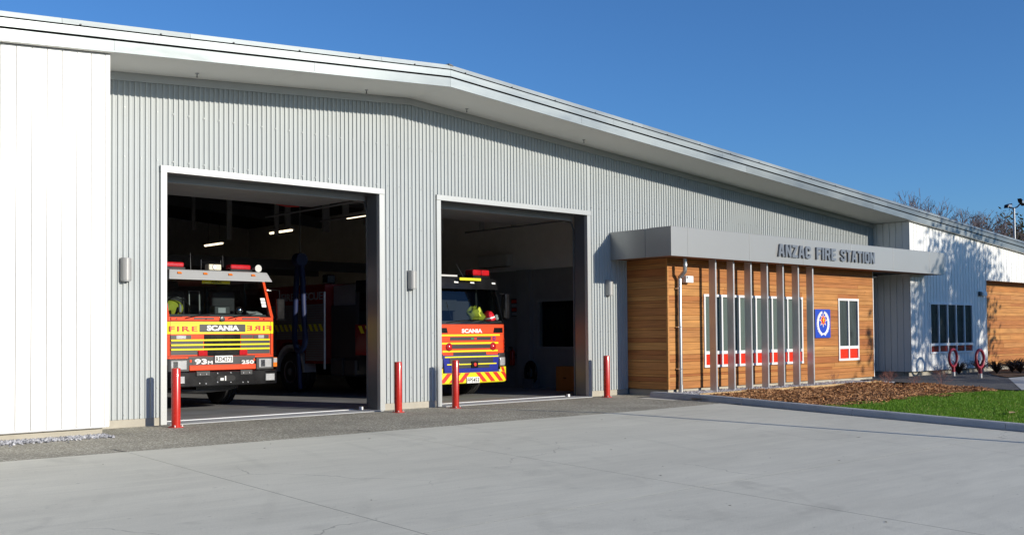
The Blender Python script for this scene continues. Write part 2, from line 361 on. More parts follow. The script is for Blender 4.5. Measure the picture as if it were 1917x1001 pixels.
# ------------------------------------------------------------------ text and outlines as meshes
def curve_mesh(cu):
    o = bpy.data.objects.new('tmp', cu); col.objects.link(o)
    dg = bpy.context.evaluated_depsgraph_get(); me = bpy.data.meshes.new_from_object(o.evaluated_get(dg))
    bpy.data.objects.remove(o); bpy.data.curves.remove(cu); return me
def fit_xz(me, x0, x1, z0, z1, y, depth, flip=False):
    xs = [v.co.x for v in me.vertices]; ys = [v.co.y for v in me.vertices]; zs = [v.co.z for v in me.vertices]
    ax, bx = min(xs), max(xs); ay, by = min(ys), max(ys); az, bz = min(zs), max(zs)
    for v in me.vertices:
        u = (v.co.x-ax)/(bx-ax); w = (v.co.y-ay)/(by-ay); t = (v.co.z-az)/max(1e-6, bz-az)
        if flip: u = 1-u
        v.co = (x0+u*(x1-x0), y - t*depth, z0+w*(z1-z0))
    if flip: me.flip_normals()
def text(name, s, x0, x1, z0, z1, y, mat, parent, depth=.006, bold=.03, flip=False, space=1.0):
    cu = bpy.data.curves.new(name, 'FONT'); cu.body = s; cu.extrude = .05; cu.offset = bold; cu.resolution_u = 3; cu.space_character = space
    me = curve_mesh(cu); fit_xz(me, x0, x1, z0, z1, y, depth, flip); me.materials.append(mat); me.name = name
    o = bpy.data.objects.new(name, me); col.objects.link(o); o.parent = parent; return o
def text_side(name, s, ya, yb, z0, z1, x, mat, parent, bold=.02):   # on a face that looks to -x; ya is the left end as read
    cu = bpy.data.curves.new(name, 'FONT'); cu.body = s; cu.extrude = .05; cu.offset = bold; cu.resolution_u = 3
    me = curve_mesh(cu); fit_xz(me, 0, 1, z0, z1, 0, .006)
    for v in me.vertices: v.co = (x + v.co.y, ya + v.co.x*(yb-ya), v.co.z)
    me.materials.append(mat); o = bpy.data.objects.new(name, me); col.objects.link(o); o.parent = parent; return o
def outline(name, polys, scale, ox, oz, y, depth, mat, parent):   # filled 2-D outlines with holes, standing in the xz plane
    cu = bpy.data.curves.new(name, 'CURVE'); cu.dimensions = '2D'; cu.fill_mode = 'BOTH'; cu.extrude = .5
    for p in polys:
        sp = cu.splines.new('POLY'); sp.points.add(len(p)-1); sp.use_cyclic_u = True
        for i, q in enumerate(p): sp.points[i].co = (q[0], q[1], 0, 1)
    me = curve_mesh(cu)
    for v in me.vertices: v.co = (ox + v.co.x*scale[0], y - (v.co.z+.5)*depth, oz + v.co.y*scale[1])
    me.materials.append(mat); me.name = name
    o = bpy.data.objects.new(name, me); col.objects.link(o); o.parent = parent; return o

# ------------------------------------------------------------------ levels
def zg(y): return -0.036*max(0., min(-3.6-y, 24.))            # paved ground falls away from the building
def zl(y): return .085 - .035*max(0., min(-3.7-y, 24.))       # planted ground behind the kerb
XR = 8.72; SL = .0727                                         # ridge and roof slope
def zsoff(x): return 6.166 - SL*abs(x-XR)                      # soffit height
YF = -1.336; YW = -1.216; YB = -1.256; YC = -1.866

# ================================================================== GROUND
def sheet(name, xs, ys, zf, mat, parent=None):
    m = MB(); n = len(ys)
    for x in xs:
        for y in ys: m.v.append((x, y, zf(x, y)))
    for i in range(len(xs)-1):
        for j in range(n-1):
            m.f.append((i*n+j, (i+1)*n+j, (i+1)*n+j+1, i*n+j+1)); m.mi.append(0)
    return m.build(name, mat, parent, fix=False)
struct(sheet('ground', [-600,-30,16,60,600], [-600,-40,-27.6,-3.6,0.4,30,600], lambda x, y: zg(y)-.12, mEARTH))
struct(sheet('bay_floor', [2.3, 6, 10, 16], [.12, 1.5, 5, 10, 20], lambda x, y: .006, mFLOOR))
struct(sheet('chip_seal_strip', [-6,0,4,8,12,15.3], [.13,-.5,-1.5,-2.5,-3.6,-4.2], lambda x, y: zg(y)-(.01 if y < -4 else 0), mASPH))
# concrete apron in slabs
apron = struct(empty('concrete_apron'))
EDGE = [(-16,-3.6),(0,-3.60),(3.3,-3.68),(8.0,-3.70),(11.2,-3.78),(13.95,-3.68)]
def edge_y(x):
    for (a, b), (c, d) in zip(EDGE, EDGE[1:]):
        if a <= x <= c: return b + (d-b)*(x-a)/(c-a)
    return EDGE[-1][1]
JX = [-16, 1.5, 5.28, 13.9]; JC = -9.74; G = .004
for i in range(3):
    for k in range(2):
        xa, xb = JX[i]+G, JX[i+1]-G; xs = [xa + (xb-xa)*t/10 for t in range(11)]
        m = MB(); rows = 10
        for x in xs:
            y1 = edge_y(x) if k == 0 else JC-G
            y0 = JC+G if k == 0 else -30
            for j in range(rows+1):
                y = y1 + (y0-y1)*j/rows; m.v.append((x, y, zg(y)+.004))
        n = rows+1
        for a in range(10):
            for j in range(rows): m.f.append((a*n+j, a*n+j+1, (a+1)*n+j+1, (a+1)*n+j)); m.mi.append(0)
        top = len(m.v)                                 # skirt down to the ground
        b = len(m.v); m.v += [(v[0], v[1], v[2]-.003) for v in m.v[:top]]
        for a in range(10):
            for j in (0, rows): m.f.append((a*n+j, (a+1)*n+j, b+(a+1)*n+j, b+a*n+j)); m.mi.append(0)
        for j in range(rows):
            for a in (0, 10): m.f.append((a*n+j, a*n+j+1, b+a*n+j+1, b+a*n+j)); m.mi.append(0)
        m.build('slab', mCONC, apron)
for xj in JX[1:3]:
    sheet('joint_filler', [xj-.012, xj+.012], [edge_y(xj), -3.2, -6, -12, -20, -27], lambda x, y: zg(y)+.0033, mDARK, apron)
sheet('joint_filler', [-16, -10, 0, 13.9], [JC-.012, JC+.012], lambda x, y: zg(y)+.0034, mJOINT, apron)
# kerb in cast lengths
kerb = struct(empty('kerb'))
KP = [(14.60,-1.22),(14.28,-2.9),(14.06,-4.1),(13.98,-6.6),(13.96,-9.4),(13.95,-13),(13.95,-17),(13.95,-24)]
for (xa, ya), (xb, yb) in zip(KP, KP[1:]):
    d = Vector((xb-xa, yb-ya, 0)).normalized(); nrm = Vector((-d.y, d.x, 0))     # towards the lawn
    if nrm.x < 0: nrm = -nrm
    g = .004; a = Vector((xa, ya, 0)) + d*g; b = Vector((xb, yb, 0)) - d*g
    m = MB()
    def ring(p):
        z = zg(p.y); top = z+.125
        return [(p.x-.02, p.y, z-.1), (p.x-.02, p.y, z+.02), (p.x+.015, p.y, top-.02), (p.x+.04, p.y, top), (p.x+.20*nrm.x, p.y+.20*nrm.y, top), (p.x+.20*nrm.x, p.y+.20*nrm.y, z-.1)]
    r0, r1 = ring(a), ring(b); n = 6
    m.add(r0+r1, [tuple(range(n)), tuple(range(2*n-1, n-1, -1))] + [(i, (i+1) % n, n+(i+1) % n, n+i) for i in range(n)])
    m.build('kerb_segment', mKERB, kerb)
m = MB(); m.add([(14.05,-1.35,.005),(14.58,-1.2,.005),(14.05,-4.1,zg(-4.1)+.009),(13.85,-3.75,zg(-3.75)+.009)], [(0,1,2,3)])
struct(m.build('gutter_strip', mCONC, fix=False))
# mulch bed, gravel border, lawn, paths
def poly_sheet(name, pts, zf, mat):
    m = MB(); m.add([(x, y, zf(x, y)) for x, y in pts], [tuple(range(len(pts)))]); return m.build(name, mat, fix=False)
struct(sheet('mulch_bed', [14.22, 15, 18, 22.2], [-2.62,-3.7,-4.6,-5.9], lambda x, y: zl(y)-.03, mSOILM))
struct(sheet('gravel_border', [14.6, 18, 23.5], [-1.1,-2.6], lambda x, y: .05, M('gravel base', (.20,.20,.21), .9, var=.3, vs=30)))
struct(sheet('lawn', [14.1, 17, 22, 30, 70], [-5.7,-8,-12,-18,-27], lambda x, y: zl(y)-.02 + (0 if x < 23 else .0), mSOILG))
struct(poly_sheet('asphalt_path', [(23.95,-1.2),(23.5,-2.2),(22.0,-6.15),(22.2,-6.35),(27.6,-3.85),(29.8,-2.3),(33.0,-1.2)], lambda x, y: .078 - .02*max(0, -3.7-y), mPATH))
struct(poly_sheet('concrete_path', [(22.25,-6.36),(27.62,-3.84),(70,-3.84),(70,-6.36)], lambda x, y: .074 - .02*max(0, -3.7-y), mKERB))
struct(poly_sheet('planting_bed', [(27.62,-3.80),(29.9,-2.25),(33.0,-1.15),(45,-1.15),(45,-3.80)], lambda x, y: .10, mSOILM))
edging = empty('timber_edging', (15.0, -2.62, .05)); tag(edging, 'pale timber edging boards between the grey gravel and the bark mulch', 'edging')
for k, (a, b) in enumerate([(-.42, 3.3), (3.31, 7.2), (7.21, 7.5)]):
    box('board', mTIMBER, edging, a, b, -.025, .025, -.05, .085, bevel=.004)

rnd = random.Random(4)
def pebbles(name, area, n, r0, r1, mat, label, cat, zf):
    m = MB()
    for _ in range(n):
        x, y = area(); r = rnd.uniform(r0, r1); z = zf(x, y) + r*.3; q = rnd.uniform(0, 3.14)
        c, s = math.cos(q)*r, math.sin(q)*r; h = r*rnd.uniform(.5, .9); e = rnd.uniform(.55, .9)
        m.add([(x+c, y+s, z), (x-s*e, y+c*e, z+.2*h), (x-c, y-s, z), (x+s*e, y-c*e, z-.1*h), (x+.2*c, y+.2*s, z+h), (x, y, z-h)],
              [(0,1,4),(1,2,4),(2,3,4),(3,0,4),(1,0,5),(2,1,5),(3,2,5),(0,3,5)])
    return tag(m.build(name, mat, fix=False), label, cat, kind='stuff')
pebbles('gravel', lambda: (rnd.uniform(14.8, 23.4), rnd.uniform(-2.58, -1.15)), 9000, .018, .045, mGRAVEL, 'loose grey gravel along the foot of the cedar wall', 'gravel', lambda x, y: .05)
pebbles('gravel_strip', lambda: (rnd.uniform(-3, 2.2), -1.12 - abs(rnd.gauss(0, .2))), 4200, .015, .04, mGRAVEL, 'loose pale gravel along the foot of the white wall at left', 'gravel', lambda x, y: 0.)
m = MB()
for _ in range(26000):
    x = rnd.uniform(14.02, 22.4); y = rnd.uniform(-5.9 - .10*math.sin(x*2.1) - abs(rnd.gauss(0, .10)), -2.52)
    kx = 14.33-.18*(-2.6-y) if y > -4.1 else 14.03
    if x < kx+.16 or (x < kx+.26 and rnd.random() < .6): continue
    xe = 22.15 - (-2.2-y)*.0
    if x > 23.4 + (y+2.2)*.36: continue
    mound = .03*math.sin(x*3.1+y*2.2) + .025*math.sin(x*1.3-y*4.1)
    l = rnd.uniform(.018, .06); w = rnd.uniform(.006, .016); t = .004
    a = rnd.uniform(0, 6.28); tl = rnd.gauss(0, .35); r2 = rnd.gauss(0, .5)
    mt = Matrix.Translation((x, y, zl(y) - .015 + mound + rnd.uniform(0, .035))) @ Matrix.Rotation(a, 4, 'Z') @ Matrix.Rotation(tl, 4, 'Y') @ Matrix.Rotation(r2, 4, 'X')
    vs_ = [mt @ Vector(q) for q in [(-l,-w,0),(l,-w*.7,0),(l*.9,w,0),(-l*.8,w*.8,0),(0,0,t*2)]]
    m.add(vs_, [(0,1,4),(1,2,4),(2,3,4),(3,0,4)])
tag(m.build('mulch', mMULCH, fix=False), 'brown bark mulch chips covering the bed before the cedar wall', 'mulch', kind='stuff')
m = MB()
def blade(x, y, h, w):
    a = rnd.uniform(0, 6.28); lx, ly = rnd.gauss(0, .35)*h, rnd.gauss(0, .35)*h; c, s = math.cos(a)*w, math.sin(a)*w; z = zl(y)-.02
    m.add([(x-c, y-s, z), (x+c, y+s, z), (x+lx*.4+c*.6, y+ly*.4+s*.6, z+h*.6), (x+lx, y+ly, z+h), (x+lx*.4-c*.6, y+ly*.4-s*.6, z+h*.6)], [(0,1,2,4),(4,2,3)])
for _ in range(170000):
    x = rnd.uniform(14.15, 27.0); y = -5.72 - rnd.random()**1.25*8.0
    if x > 22.0 and y > -6.36: continue
    p_ = .5+.5*math.sin(x*1.7+y*.9)*math.sin(y*2.3-x*.6)
    blade(x, y, rnd.uniform(.025, .055)*(.75+.5*p_), rnd.uniform(.004, .009))
straw = MB(); keep = m; m = straw
for _ in range(2600):
    x = rnd.uniform(14.2, 24.5); y = -5.8 - rnd.random()*5.5
    if x > 22.0 and y > -6.36: continue
    blade(x, y, rnd.uniform(.03, .06), rnd.uniform(.004, .008))
tag(straw.build('dry_grass', leafmat('dry grass blade', (.30,.30,.06), (.55,.50,.20), .3), fix=False), 'pale dry blades mixed through the lawn', 'grass', kind='stuff'); m = keep
tag(m.build('grass', mGRASS, fix=False), 'short mown green grass of the lawn by the kerb', 'grass', kind='stuff')

# ================================================================== THE STATION
st = empty('fire_station'); tag(st, 'long low grey and white fire station with two open bays and a cedar front', 'fire station')

# ---- corrugated wall, in roll-formed sheets
cw = box('corrugated_wall', mDARK, st, 2.25, 26.97, .035, .06, 4.35, 4.60)
PITCH = .092
PROF = [(0, 0), (.018, 0), (.0205, -.004), (.026, -.004), (.0285, 0), (.047, 0), (.052, -.026), (.076, -.026), (.083, 0)]      # offset along x, relief in y
D1L, D1R, D2L, D2R = 3.673, 7.977, 9.502, 13.832; HB, HT = 4.192, 4.30
def sheet_run(xa, xb, z0):
    x = xa
    while x < xb - .01:
        xe = min(x + 7*PITCH, xb); pts = []; k = 0
        while True:
            base = x + k*PITCH
            for dx, dy in PROF:
                q = base + dx
                if q > xe: break
                pts.append((q, dy))
            k += 1
            if x + k*PITCH >= xe - 1e-6: break
        pts.append((xe, 0)); m = MB(); n = len(pts)
        for q, dy in pts: m.v.append((q, dy-.004, z0))
        for q, dy in pts: m.v.append((q, dy-.004, zsoff(q)-.13))
        for q, dy in pts: m.v.append((q, dy+.004, z0))
        m.f += [(i, i+1, n+i+1, n+i) for i in range(n-1)] + [(i+1, i, 2*n+i, 2*n+i+1) for i in range(n-1)]; m.mi += [0]*(2*n-2)
        m.build('cladding_sheet', mCORR, cw, fix=False); x = xe
sheet_run(2.25, D1L-.11, .13); sheet_run(D1L-.11, D1R+.12, HT); sheet_run(D1R+.12, D2L-.11, .13)
sheet_run(D2L-.11, D2R+.11, HT); sheet_run(D2R+.11, 15.22, .13); sheet_run(15.22, 26.97, 3.0)
# backing behind the sheets so no light leaks into the bay
for xa, xb, z0 in [(2.25, D1L-.10, 0), (D1L-.10, D1R+.10, HT+.02), (D1R+.10, D2L-.10, 0), (D2L-.10, D2R+.10, HT+.02), (D2R+.10, 26.97, 0)]:
    m = MB(); m.prism([(xa, z0), (xb, z0)] + ([(xb, zsoff(xb)+.2), (XR, zsoff(XR)+.2), (xa, zsoff(xa)+.2)] if xa < XR < xb else [(xb, zsoff(xb)+.2), (xa, zsoff(xa)+.2)]), 'y', .012, .10)
    m.build('wall_lining', mIBLOCK, st)
# head flashing under the soffit
for xa, xb in [(2.25, XR), (XR, 26.97)]:
    m = MB(); m.prism([(xa, zsoff(xa)-.135), (xb, zsoff(xb)-.135), (xb, zsoff(xb)-.003), (xa, zsoff(xa)-.003)], 'y', -.05, .008); m.build('head_flashing', mFLASH, st)
# screws
m = MB(); rows = [5.18, 4.38, 3.55, 2.55, 1.5, .62, .2]
x = 2.25 + .0645; k = 0
while x < 26.9:
    if k % 3 == 1:
        for z in rows:
            if z > zsoff(x)-.25: continue
            if (D1L-.13 < x < D1R+.13 or D2L-.13 < x < D2R+.13) and z < HT+.03: continue
            if x > 15.2 and z < 3.9: continue
            m.box(x-.007, x+.007, -.040, -.029, z-.007, z+.007)
    x += PITCH; k += 1
tag(m.build('cladding_screws', mFLASH, st, fix=False), kind='stuff')
# plinth
for xa, xb in [(2.24, D1L-.03), (D1R+.03, D2L-.03), (D2R+.03, 15.22)]:
    box('plinth', mPLINTH, st, xa, xb, .0, .011, -.05, .135) if False else box('plinth', mPLINTH, st, xa, xb, -.012, .1, -.05, .128, bevel=.004)

# ---- bay door surrounds and raised sectional doors
for L_, R_ in [(D1L, D1R), (D2L, D2R)]:
    fr = box('door_frame', mFLASH, st, L_-.11, R_+.12, -.056, .02, HB, HT, bevel=.003)
    box('jamb', mFLASH, fr, L_-.108, L_, -.048, .05, 0.003, HB-.002, bevel=.003)
    box('jamb', mFLASH, fr, R_, R_+.115, -.048, .05, 0.003, HB-.002, bevel=.003)
    box('jamb_lining', mREVEAL, fr, L_-.10, L_+.0, .052, .37, 0.003, HB+.1)
    box('jamb_lining', mREVEAL, fr, R_, R_+.10, .052, .37, 0.003, HB+.1)
    box('head_lining', mREVEAL, fr, L_+.002, R_-.002, .022, .30, HB+.004, HB+.10)
    box('threshold', mKERB, fr, L_+.004, R_-.004, -.17, .42, -.03, .014, bevel=.004)
    box('threshold_edge', mWINF, fr, L_+.004, R_-.30, .425, .52, -.02, .024, bevel=.003)
    dr = box('overhead_door', mDOORP, st, L_+.03, R_-.03, .40, .50, HB-.10, HB+.02, bevel=.01)
    for k in range(3):
        y = .51 + k*.62
        box('door_panel', mDOORP, dr, L_+.03, R_-.03, y, y+.60, HB-.035, HB+.015, bevel=.012)
    for x in (L_-.05, R_+.05):
        MB().tube([(x, .45, .02), (x, .45, HB-.30), (x, .52, HB-.12), (x, .75, HB-.06), (x, 4.4, HB-.06)], .022, 6).build('door_track', mBEAM, dr)

# ---- white boarded blocks
def board_wall(name, x0, x1, y, zb, ztop, face, hole=None, pitch=.2105, extra=None):
    """boards on a wall plane; face 'y' looks to -y, face 'x' looks to -x"""
    back = MB()
    if face == 'y':
        prism = [(x0+.003, zb+.002), (x1-.003, zb+.002), (x1-.003, ztop(x1)-.004), (x0+.003, ztop(x0)-.004)]
    w = extra
    a = x0; parent = w
    while a < x1 - .02:
        b = min(a+pitch, x1); segs = [(zb, None)]
        if hole:
            hx0, hx1, hz0, hz1 = hole
            if a < hx1-.01 and b > hx0+.01:
                cuts = []
                if a < hx0: cuts.append((a, hx0, [(zb, None)]))
                lo, hi = max(a, hx0), min(b, hx1)
                cuts.append((lo, hi, ([(zb, hz0)] if hz0 > zb else []) + [(hz1, None)]))
                if b > hx1: cuts.append((hx1, b, [(zb, None)]))
            else: cuts = [(a, b, segs)]
        else: cuts = [(a, b, segs)]
        for ca, cb, sg in cuts:
            gw = .006 if x1 < 10 and face == 'y' else .013
            ga = gw if abs(ca-a) < 1e-6 else .0; gb = gw if abs(cb-b) < 1e-6 else .0
            for s0, s1 in sg:
                p0, p1 = ca+ga, cb-gb
                if p1-p0 < .012: continue
                za, zb2 = (s1, s1) if s1 else (ztop(p0), ztop(p1)); m = MB()
                if face == 'y': m.hexa([(p0,y,s0),(p1,y,s0),(p1,y+.02,s0),(p0,y+.02,s0)], [(p0,y,za),(p1,y,zb2),(p1,y+.02,zb2),(p0,y+.02,za)])
                else: m.hexa([(y,p0,s0),(y+.02,p0,s0),(y+.02,p1,s0),(y,p1,s0)], [(y,p0,za),(y+.02,p0,za),(y+.02,p1,zb2),(y,p1,zb2)])
                m.build('board', mWHITE, parent)
        a = b
lw = MB(); lw.prism([(-8, .12), (2.20, .12), (2.20, zsoff(2.2)-.01), (-8, zsoff(-8)-.01)], 'y', YW+.021, .0); lw = lw.build('white_wall', mWHITE2, st)
board_wall('w', 2.182-.2105*38, 2.182, YW, .155, lambda x: zsoff(x)-.02, 'y', extra=lw)
box('corner_trim', mWHITE2, lw, 2.184, 2.245, YW-.006, YW+.06, .15, zsoff(2.2)-.02)
m = MB(); m.hexa([(2.2005,YW+.061,.15),(2.24,YW+.061,.15),(2.24,-.055,.15),(2.2005,-.055,.15)], [(2.2005,YW+.061,zsoff(2.2)-.02),(2.24,YW+.061,zsoff(2.24)-.02),(2.24,-.055,zsoff(2.24)-.02),(2.2005,-.055,zsoff(2.2)-.02)]); m.build('side_board', mWHITE2, lw)
box('base_flashing', mWHITE2, lw, -8, 2.24, YW-.008, YW+.03, .132, .150)
box('plinth', mPLINTH, st, -8, 2.18, YW+.09, -.02, -.3, .119, bevel=.006)
# right block
WX0, WX1 = 26.977, 32.36; WT = 3.17; XE = 40
rw = MB(); rw.prism([(WX0+.02, .22), (WX1, .22), (WX1, WT), (XE, WT), (XE, zsoff(XE)-.01), (WX0+.02, zsoff(WX0)-.01)], 'y', YW+.021, YW+.12); rw = rw.build('white_wall', mWHITE2, st)
WIN = (28.20, 31.24, .745, 2.345)
board_wall('w', WX0+.06, WX1-.03, YW, .215, lambda x: zsoff(x)-.02, 'y', hole=WIN, extra=rw)
board_wall('w', WX1+.0, XE, YW, WT, lambda x: zsoff(x)-.02, 'y', extra=rw)
box('corner_trim', mWHITE2, rw, WX0, WX0+.058, YW-.005, YW+.02, .215, zsoff(WX0)-.03)
box('corner_trim', mWHITE2, rw, WX1-.028, WX1+.0, YW-.004, YW+.50, .2, WT-.002)
sw = box('side_wall', mWHITE2, st, WX0+.022, WX0+.10, YW+.13, 1.0, .2, zsoff(WX0)-.01)
board_wall('w', YW+.022, 0.0, WX0, .215, lambda y: zsoff(WX0)-.02, 'x', extra=sw)
box('plinth', mPLINTH, st, WX0+.10, WX1, YW+.14, -.9, -.1, .20)
box('plinth', mPLINTH, st, WX0+.06, WX0+.3, YW+.3, .9, -.1, .19)
# ---- cedar
prnd = random.Random(11)
seams = [.145]
seq = [.178,.11,.057,.11,.178,.06,.11,.11,.178,.11,.178,.057,.178,.11]
i = 0
while seams[-1] < 3.15:
    seams.append(seams[-1] + seq[i % len(seq)]); i += 1
seams[-1] = 3.19
def planks(parent, x0, x1, y, zs, holes=(), axis='x', cuts=True):
    """horizontal boards; axis 'x' looks to -y at y, axis 'y' looks to -x at x=y"""
    for z0, z1 in zip(zs, zs[1:]):
        runs = [(x0, x1)]
        # openings cut the runs
        out = []
        for a, b in runs:
            spans = [(a, b)]
            for hx0, hx1, hz0, hz1 in holes:
                if z0 < hz1-.002 and z1 > hz0+.002:
                    spans = [q for s, e in spans for q in ([(s, min(e, hx0))] if s < hx0 else []) + ([(max(s, hx1), e)] if e > hx1 else [])]
            out += [(s_, e_, z0, z1) for s_, e_ in spans]
        for hx0, hx1, hz0, hz1 in holes:
            if z0 < hz1 < z1-.012: out.append((hx0, hx1, hz1, z1))
            if z0+.012 < hz0 < z1: out.append((hx0, hx1, z0, hz0))
        for a, b, pz0, pz1 in out:
            xs = [a]
            if cuts and b-a > 3 and prnd.random() < .8: xs.append(prnd.uniform(a+.6, b-.6))
            xs.append(b)
            for p, q in zip(xs, xs[1:]):
                g = .0022; m = MB(); e = .005; f = .018
                zz0, zz1 = pz0+g, pz1-g; off = prnd.uniform(-.002, .002)
                if axis == 'x':
                    prof = [(y+off+e, zz0), (y+off, zz0+e), (y+off, zz1-e*.6), (y+off+e, zz1), (y+f, zz1), (y+f, zz0)]
                    m.prism(prof, 'x', p+.0015, q-.0015)
                else:
                    prof = [(y+off+e, zz0), (y+off, zz0+e), (y+off, zz1-e*.6), (y+off+e, zz1), (y+f, zz1), (y+f, zz0)]
                    m.prism(prof, 'y', p+.0015, q-.0015)
                m.build('plank', mCEDAR, parent)
CX0, CX1 = 15.22, 24.64
W1 = (16.575, 20.865, .63, 2.37); W2 = (22.675, 23.765, .655, 2.372)
mBACK = M('cedar backing', (.05,.025,.012), .9)
fw = MB()
for a, b, z0, z1 in [(CX0+.03, W1[0], .15, 3.18), (W1[0], W1[1], .15, W1[2]), (W1[0], W1[1], W1[3], 3.18), (W1[1], W2[0], .15, 3.18), (W2[0], W2[1], .15, W2[2]), (W2[0], W2[1], W2[3], 3.18), (W2[1], CX1-.02, .15, 3.18)]:
    fw.box(a, b, YB+.02, YB+.10, z0, z1)
fw = fw.build('cedar_wall', mBACK, st)
planks(fw, CX0+.045, CX1-.02, YB, seams, [W1, W2])
box('corner_trim', mCEDAR, fw, CX0-.003, CX0+.043, YB-.006, YB+.04, .142, 3.19)
box('corner_trim', mWINF, fw, CX1-.018, CX1+.012, YB-.004, YB+.08, .142, 3.19)
sw2 = box('cedar_side_wall', mBACK, st, CX0+.02, CX0+.10, YB+.105, -.005, .15, 3.18)
planks(sw2, YB+.042, -.006, CX0, seams, axis='y', cuts=False)
box('cedar_end_wall', mBACK, st, CX1-.08, CX1, YB+.105, 1.0, .05, 3.18)
box('plinth', mPLINTH, st, CX0+.05, CX1-.04, YB+.05, -.02, -.1, .138)
# the cedar panel at the far right, set back
RP = (32.38, 40.0); RY = YW+.45
rs = [.26]
i = 3
while rs[-1] < WT-.08: rs.append(rs[-1]+seq[i % len(seq)]); i += 1
rs[-1] = WT+.03
rp = box('cedar_wall', mBACK, st, RP[0], RP[1], RY+.022, RY+.1, .2, WT+.02)
planks(rp, RP[0], RP[1], RY, rs)
box('plinth', mPLINTH, st, RP[0]-.02, RP[1], RY+.05, RY+.4, -.1, .255)
# porch back wall
box('porch_wall', mIBLOCK, st, CX1, WX0, .9, 1.0, 0, 3.2)
struct(sheet('porch_floor', [CX1-.3, WX0+.2], [-1.25, .9], lambda x, y: .07, mPATH))

# ---- windows
def window(parent, W, y, ncols, pane_back, tr0=.935-.63, tr1=1.012-.63, red=mREDG, fw_=.052, frame_mat=mWINF, proud=.03):
    x0, x1, z0, z1 = W; f = box('window', frame_mat, parent, x0-.012, x1+.012, y-proud, y+.03, z1-.05, z1+.012, bevel=.004)
    box('sill', frame_mat, f, x0-.012, x1+.012, y-proud, y+.03, z0-.01, z0+.05, bevel=.004)
    wid = (x1-x0)/ncols; t0, t1 = z0+tr0, z0+tr1
    for k in range(ncols+1):
        c = x0 + k*wid; h = fw_/2 if 0 < k < ncols else fw_
        a, b = (c-h, c+h) if 0 < k < ncols else ((x0, x0+fw_) if k == 0 else (x1-fw_, x1))
        box('mullion', frame_mat, f, a, b, y-proud+.002, y+.03, z0+.05, z1-.05, bevel=.003)
    for k in range(ncols):
        a = x0 + k*wid + (fw_ if k == 0 else fw_/2) + .001; b = x0+(k+1)*wid - (fw_ if k == ncols-1 else fw_/2) - .001
        box('transom', frame_mat, f, a, b, y-proud+.005, y+.03, t0, t1, bevel=.003)
        box('pane', mPANE, f, a, b, y+.008, y+.014, t1, z1-.05)
        box('red_panel', red, f, a, b, y+.004, y+.016, z0+.05, t0)
        box('blind', pane_back[k % len(pane_back)], f, a, b, y+.020, y+.028, t1-.0, z1-.052)
    
    return f
window(st, W1, YB, 6, [mBLIND])
mREFD = M('dim room', (.06,.07,.075), .6, var=.5, vs=1.5, stretch=(4, 1, .6))
window(st, W2, YB, 2, [mREFD], tr0=.32, tr1=.40)
window(st, WIN, YW, 5, [mDPANE], tr0=.24, tr1=.32, red=M('dark red glass', (.20,.018,.010), .2, var=.2, vs=8, coat=.3))

# ---- canopy over the entrance
CZ0, CZ1 = 3.183, 3.841; CL, CR_ = 14.627, 27.905
ca = MB(); ca.box(CL+.02, CR_-.02, YC+.02, -.06, CZ0+.03, CZ1-.03); 
ca = MB(); ca.box(CL+.02, WX0-.01, YC+.02, -.045, CZ0+.03, CZ1-.03); ca.box(WX0-.01+.0005, CR_-.02, YC+.02, YW-.012, CZ0+.03, CZ1-.03); ca = ca.build('canopy', mDARK, st)
jx = [CL, 15.226, 17.623, 20.0, 22.358, 24.693, 26.924, CR_]
for a, b in zip(jx, jx[1:]): box('front_panel', mCANO, ca, a+(.005 if a != CL else 0), b-.005 if b != CR_ else b, YC, YC+.019, CZ0, CZ1, bevel=.003)
for a, b in [(YC+.0195, -1.115), (-1.105, -.042)]: box('end_panel', mCANO, ca, CL, CL+.019, a, b, CZ0+.001, CZ1-.001, bevel=.003)
box('end_panel', mCANO, ca, CR_-.019, CR_, YC+.0195, YW-.013, CZ0+.001, CZ1-.001, bevel=.003)
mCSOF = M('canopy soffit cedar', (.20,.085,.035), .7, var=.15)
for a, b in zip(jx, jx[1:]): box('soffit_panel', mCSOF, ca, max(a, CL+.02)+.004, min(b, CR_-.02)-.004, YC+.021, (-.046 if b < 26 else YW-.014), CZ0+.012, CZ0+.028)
box('canopy_capping', mCANO, ca, CL+.0, CR_-.0, YC+.001, YW-.02, CZ1+.001, CZ1+.008)
# fins under the canopy
for xr in [16.589, 17.304, 18.025, 18.726, 19.43, 20.134, 20.824]:
    m = MB(); m.box(xr-.052, xr, -1.642, -1.452, .03, CZ0+.011); m.build('fin', mFIN, st, bevel=.004)

# ---- roof, fascia, soffit
for sgn, xe in ((-1, -9.), (1, 40.)):
    z = lambda x: 6.16+.40 - SL*abs(x-XR)
    m = MB(); m.hexa([(min(XR, xe), YF+.03, z(min(XR, xe))-.04), (max(XR, xe), YF+.03, z(max(XR, xe))-.04), (max(XR, xe), 22, z(max(XR, xe))-.04), (min(XR, xe), 22, z(min(XR, xe))-.04)],
                     [(min(XR, xe), YF+.03, z(min(XR, xe))), (max(XR, xe), YF+.03, z(max(XR, xe))), (max(XR, xe), 22, z(max(XR, xe))), (min(XR, xe), 22, z(min(XR, xe)))])
    m.build('roof', mFASC, st)
fz = [(-.003, .166, 0.), (.198, .316, -.006), (.336, .412, -.012)]     # fascia courses above the soffit line
fa = MB(); fa.prism([(-9, zsoff(-9)+.03), (XR, zsoff(XR)+.03), (40, zsoff(40)+.03), (40, zsoff(40)+.36), (XR, zsoff(XR)+.36), (-9, zsoff(-9)+.36)], 'y', YF+.07, YF+.11); fa = fa.build('fascia', mDARK, st)
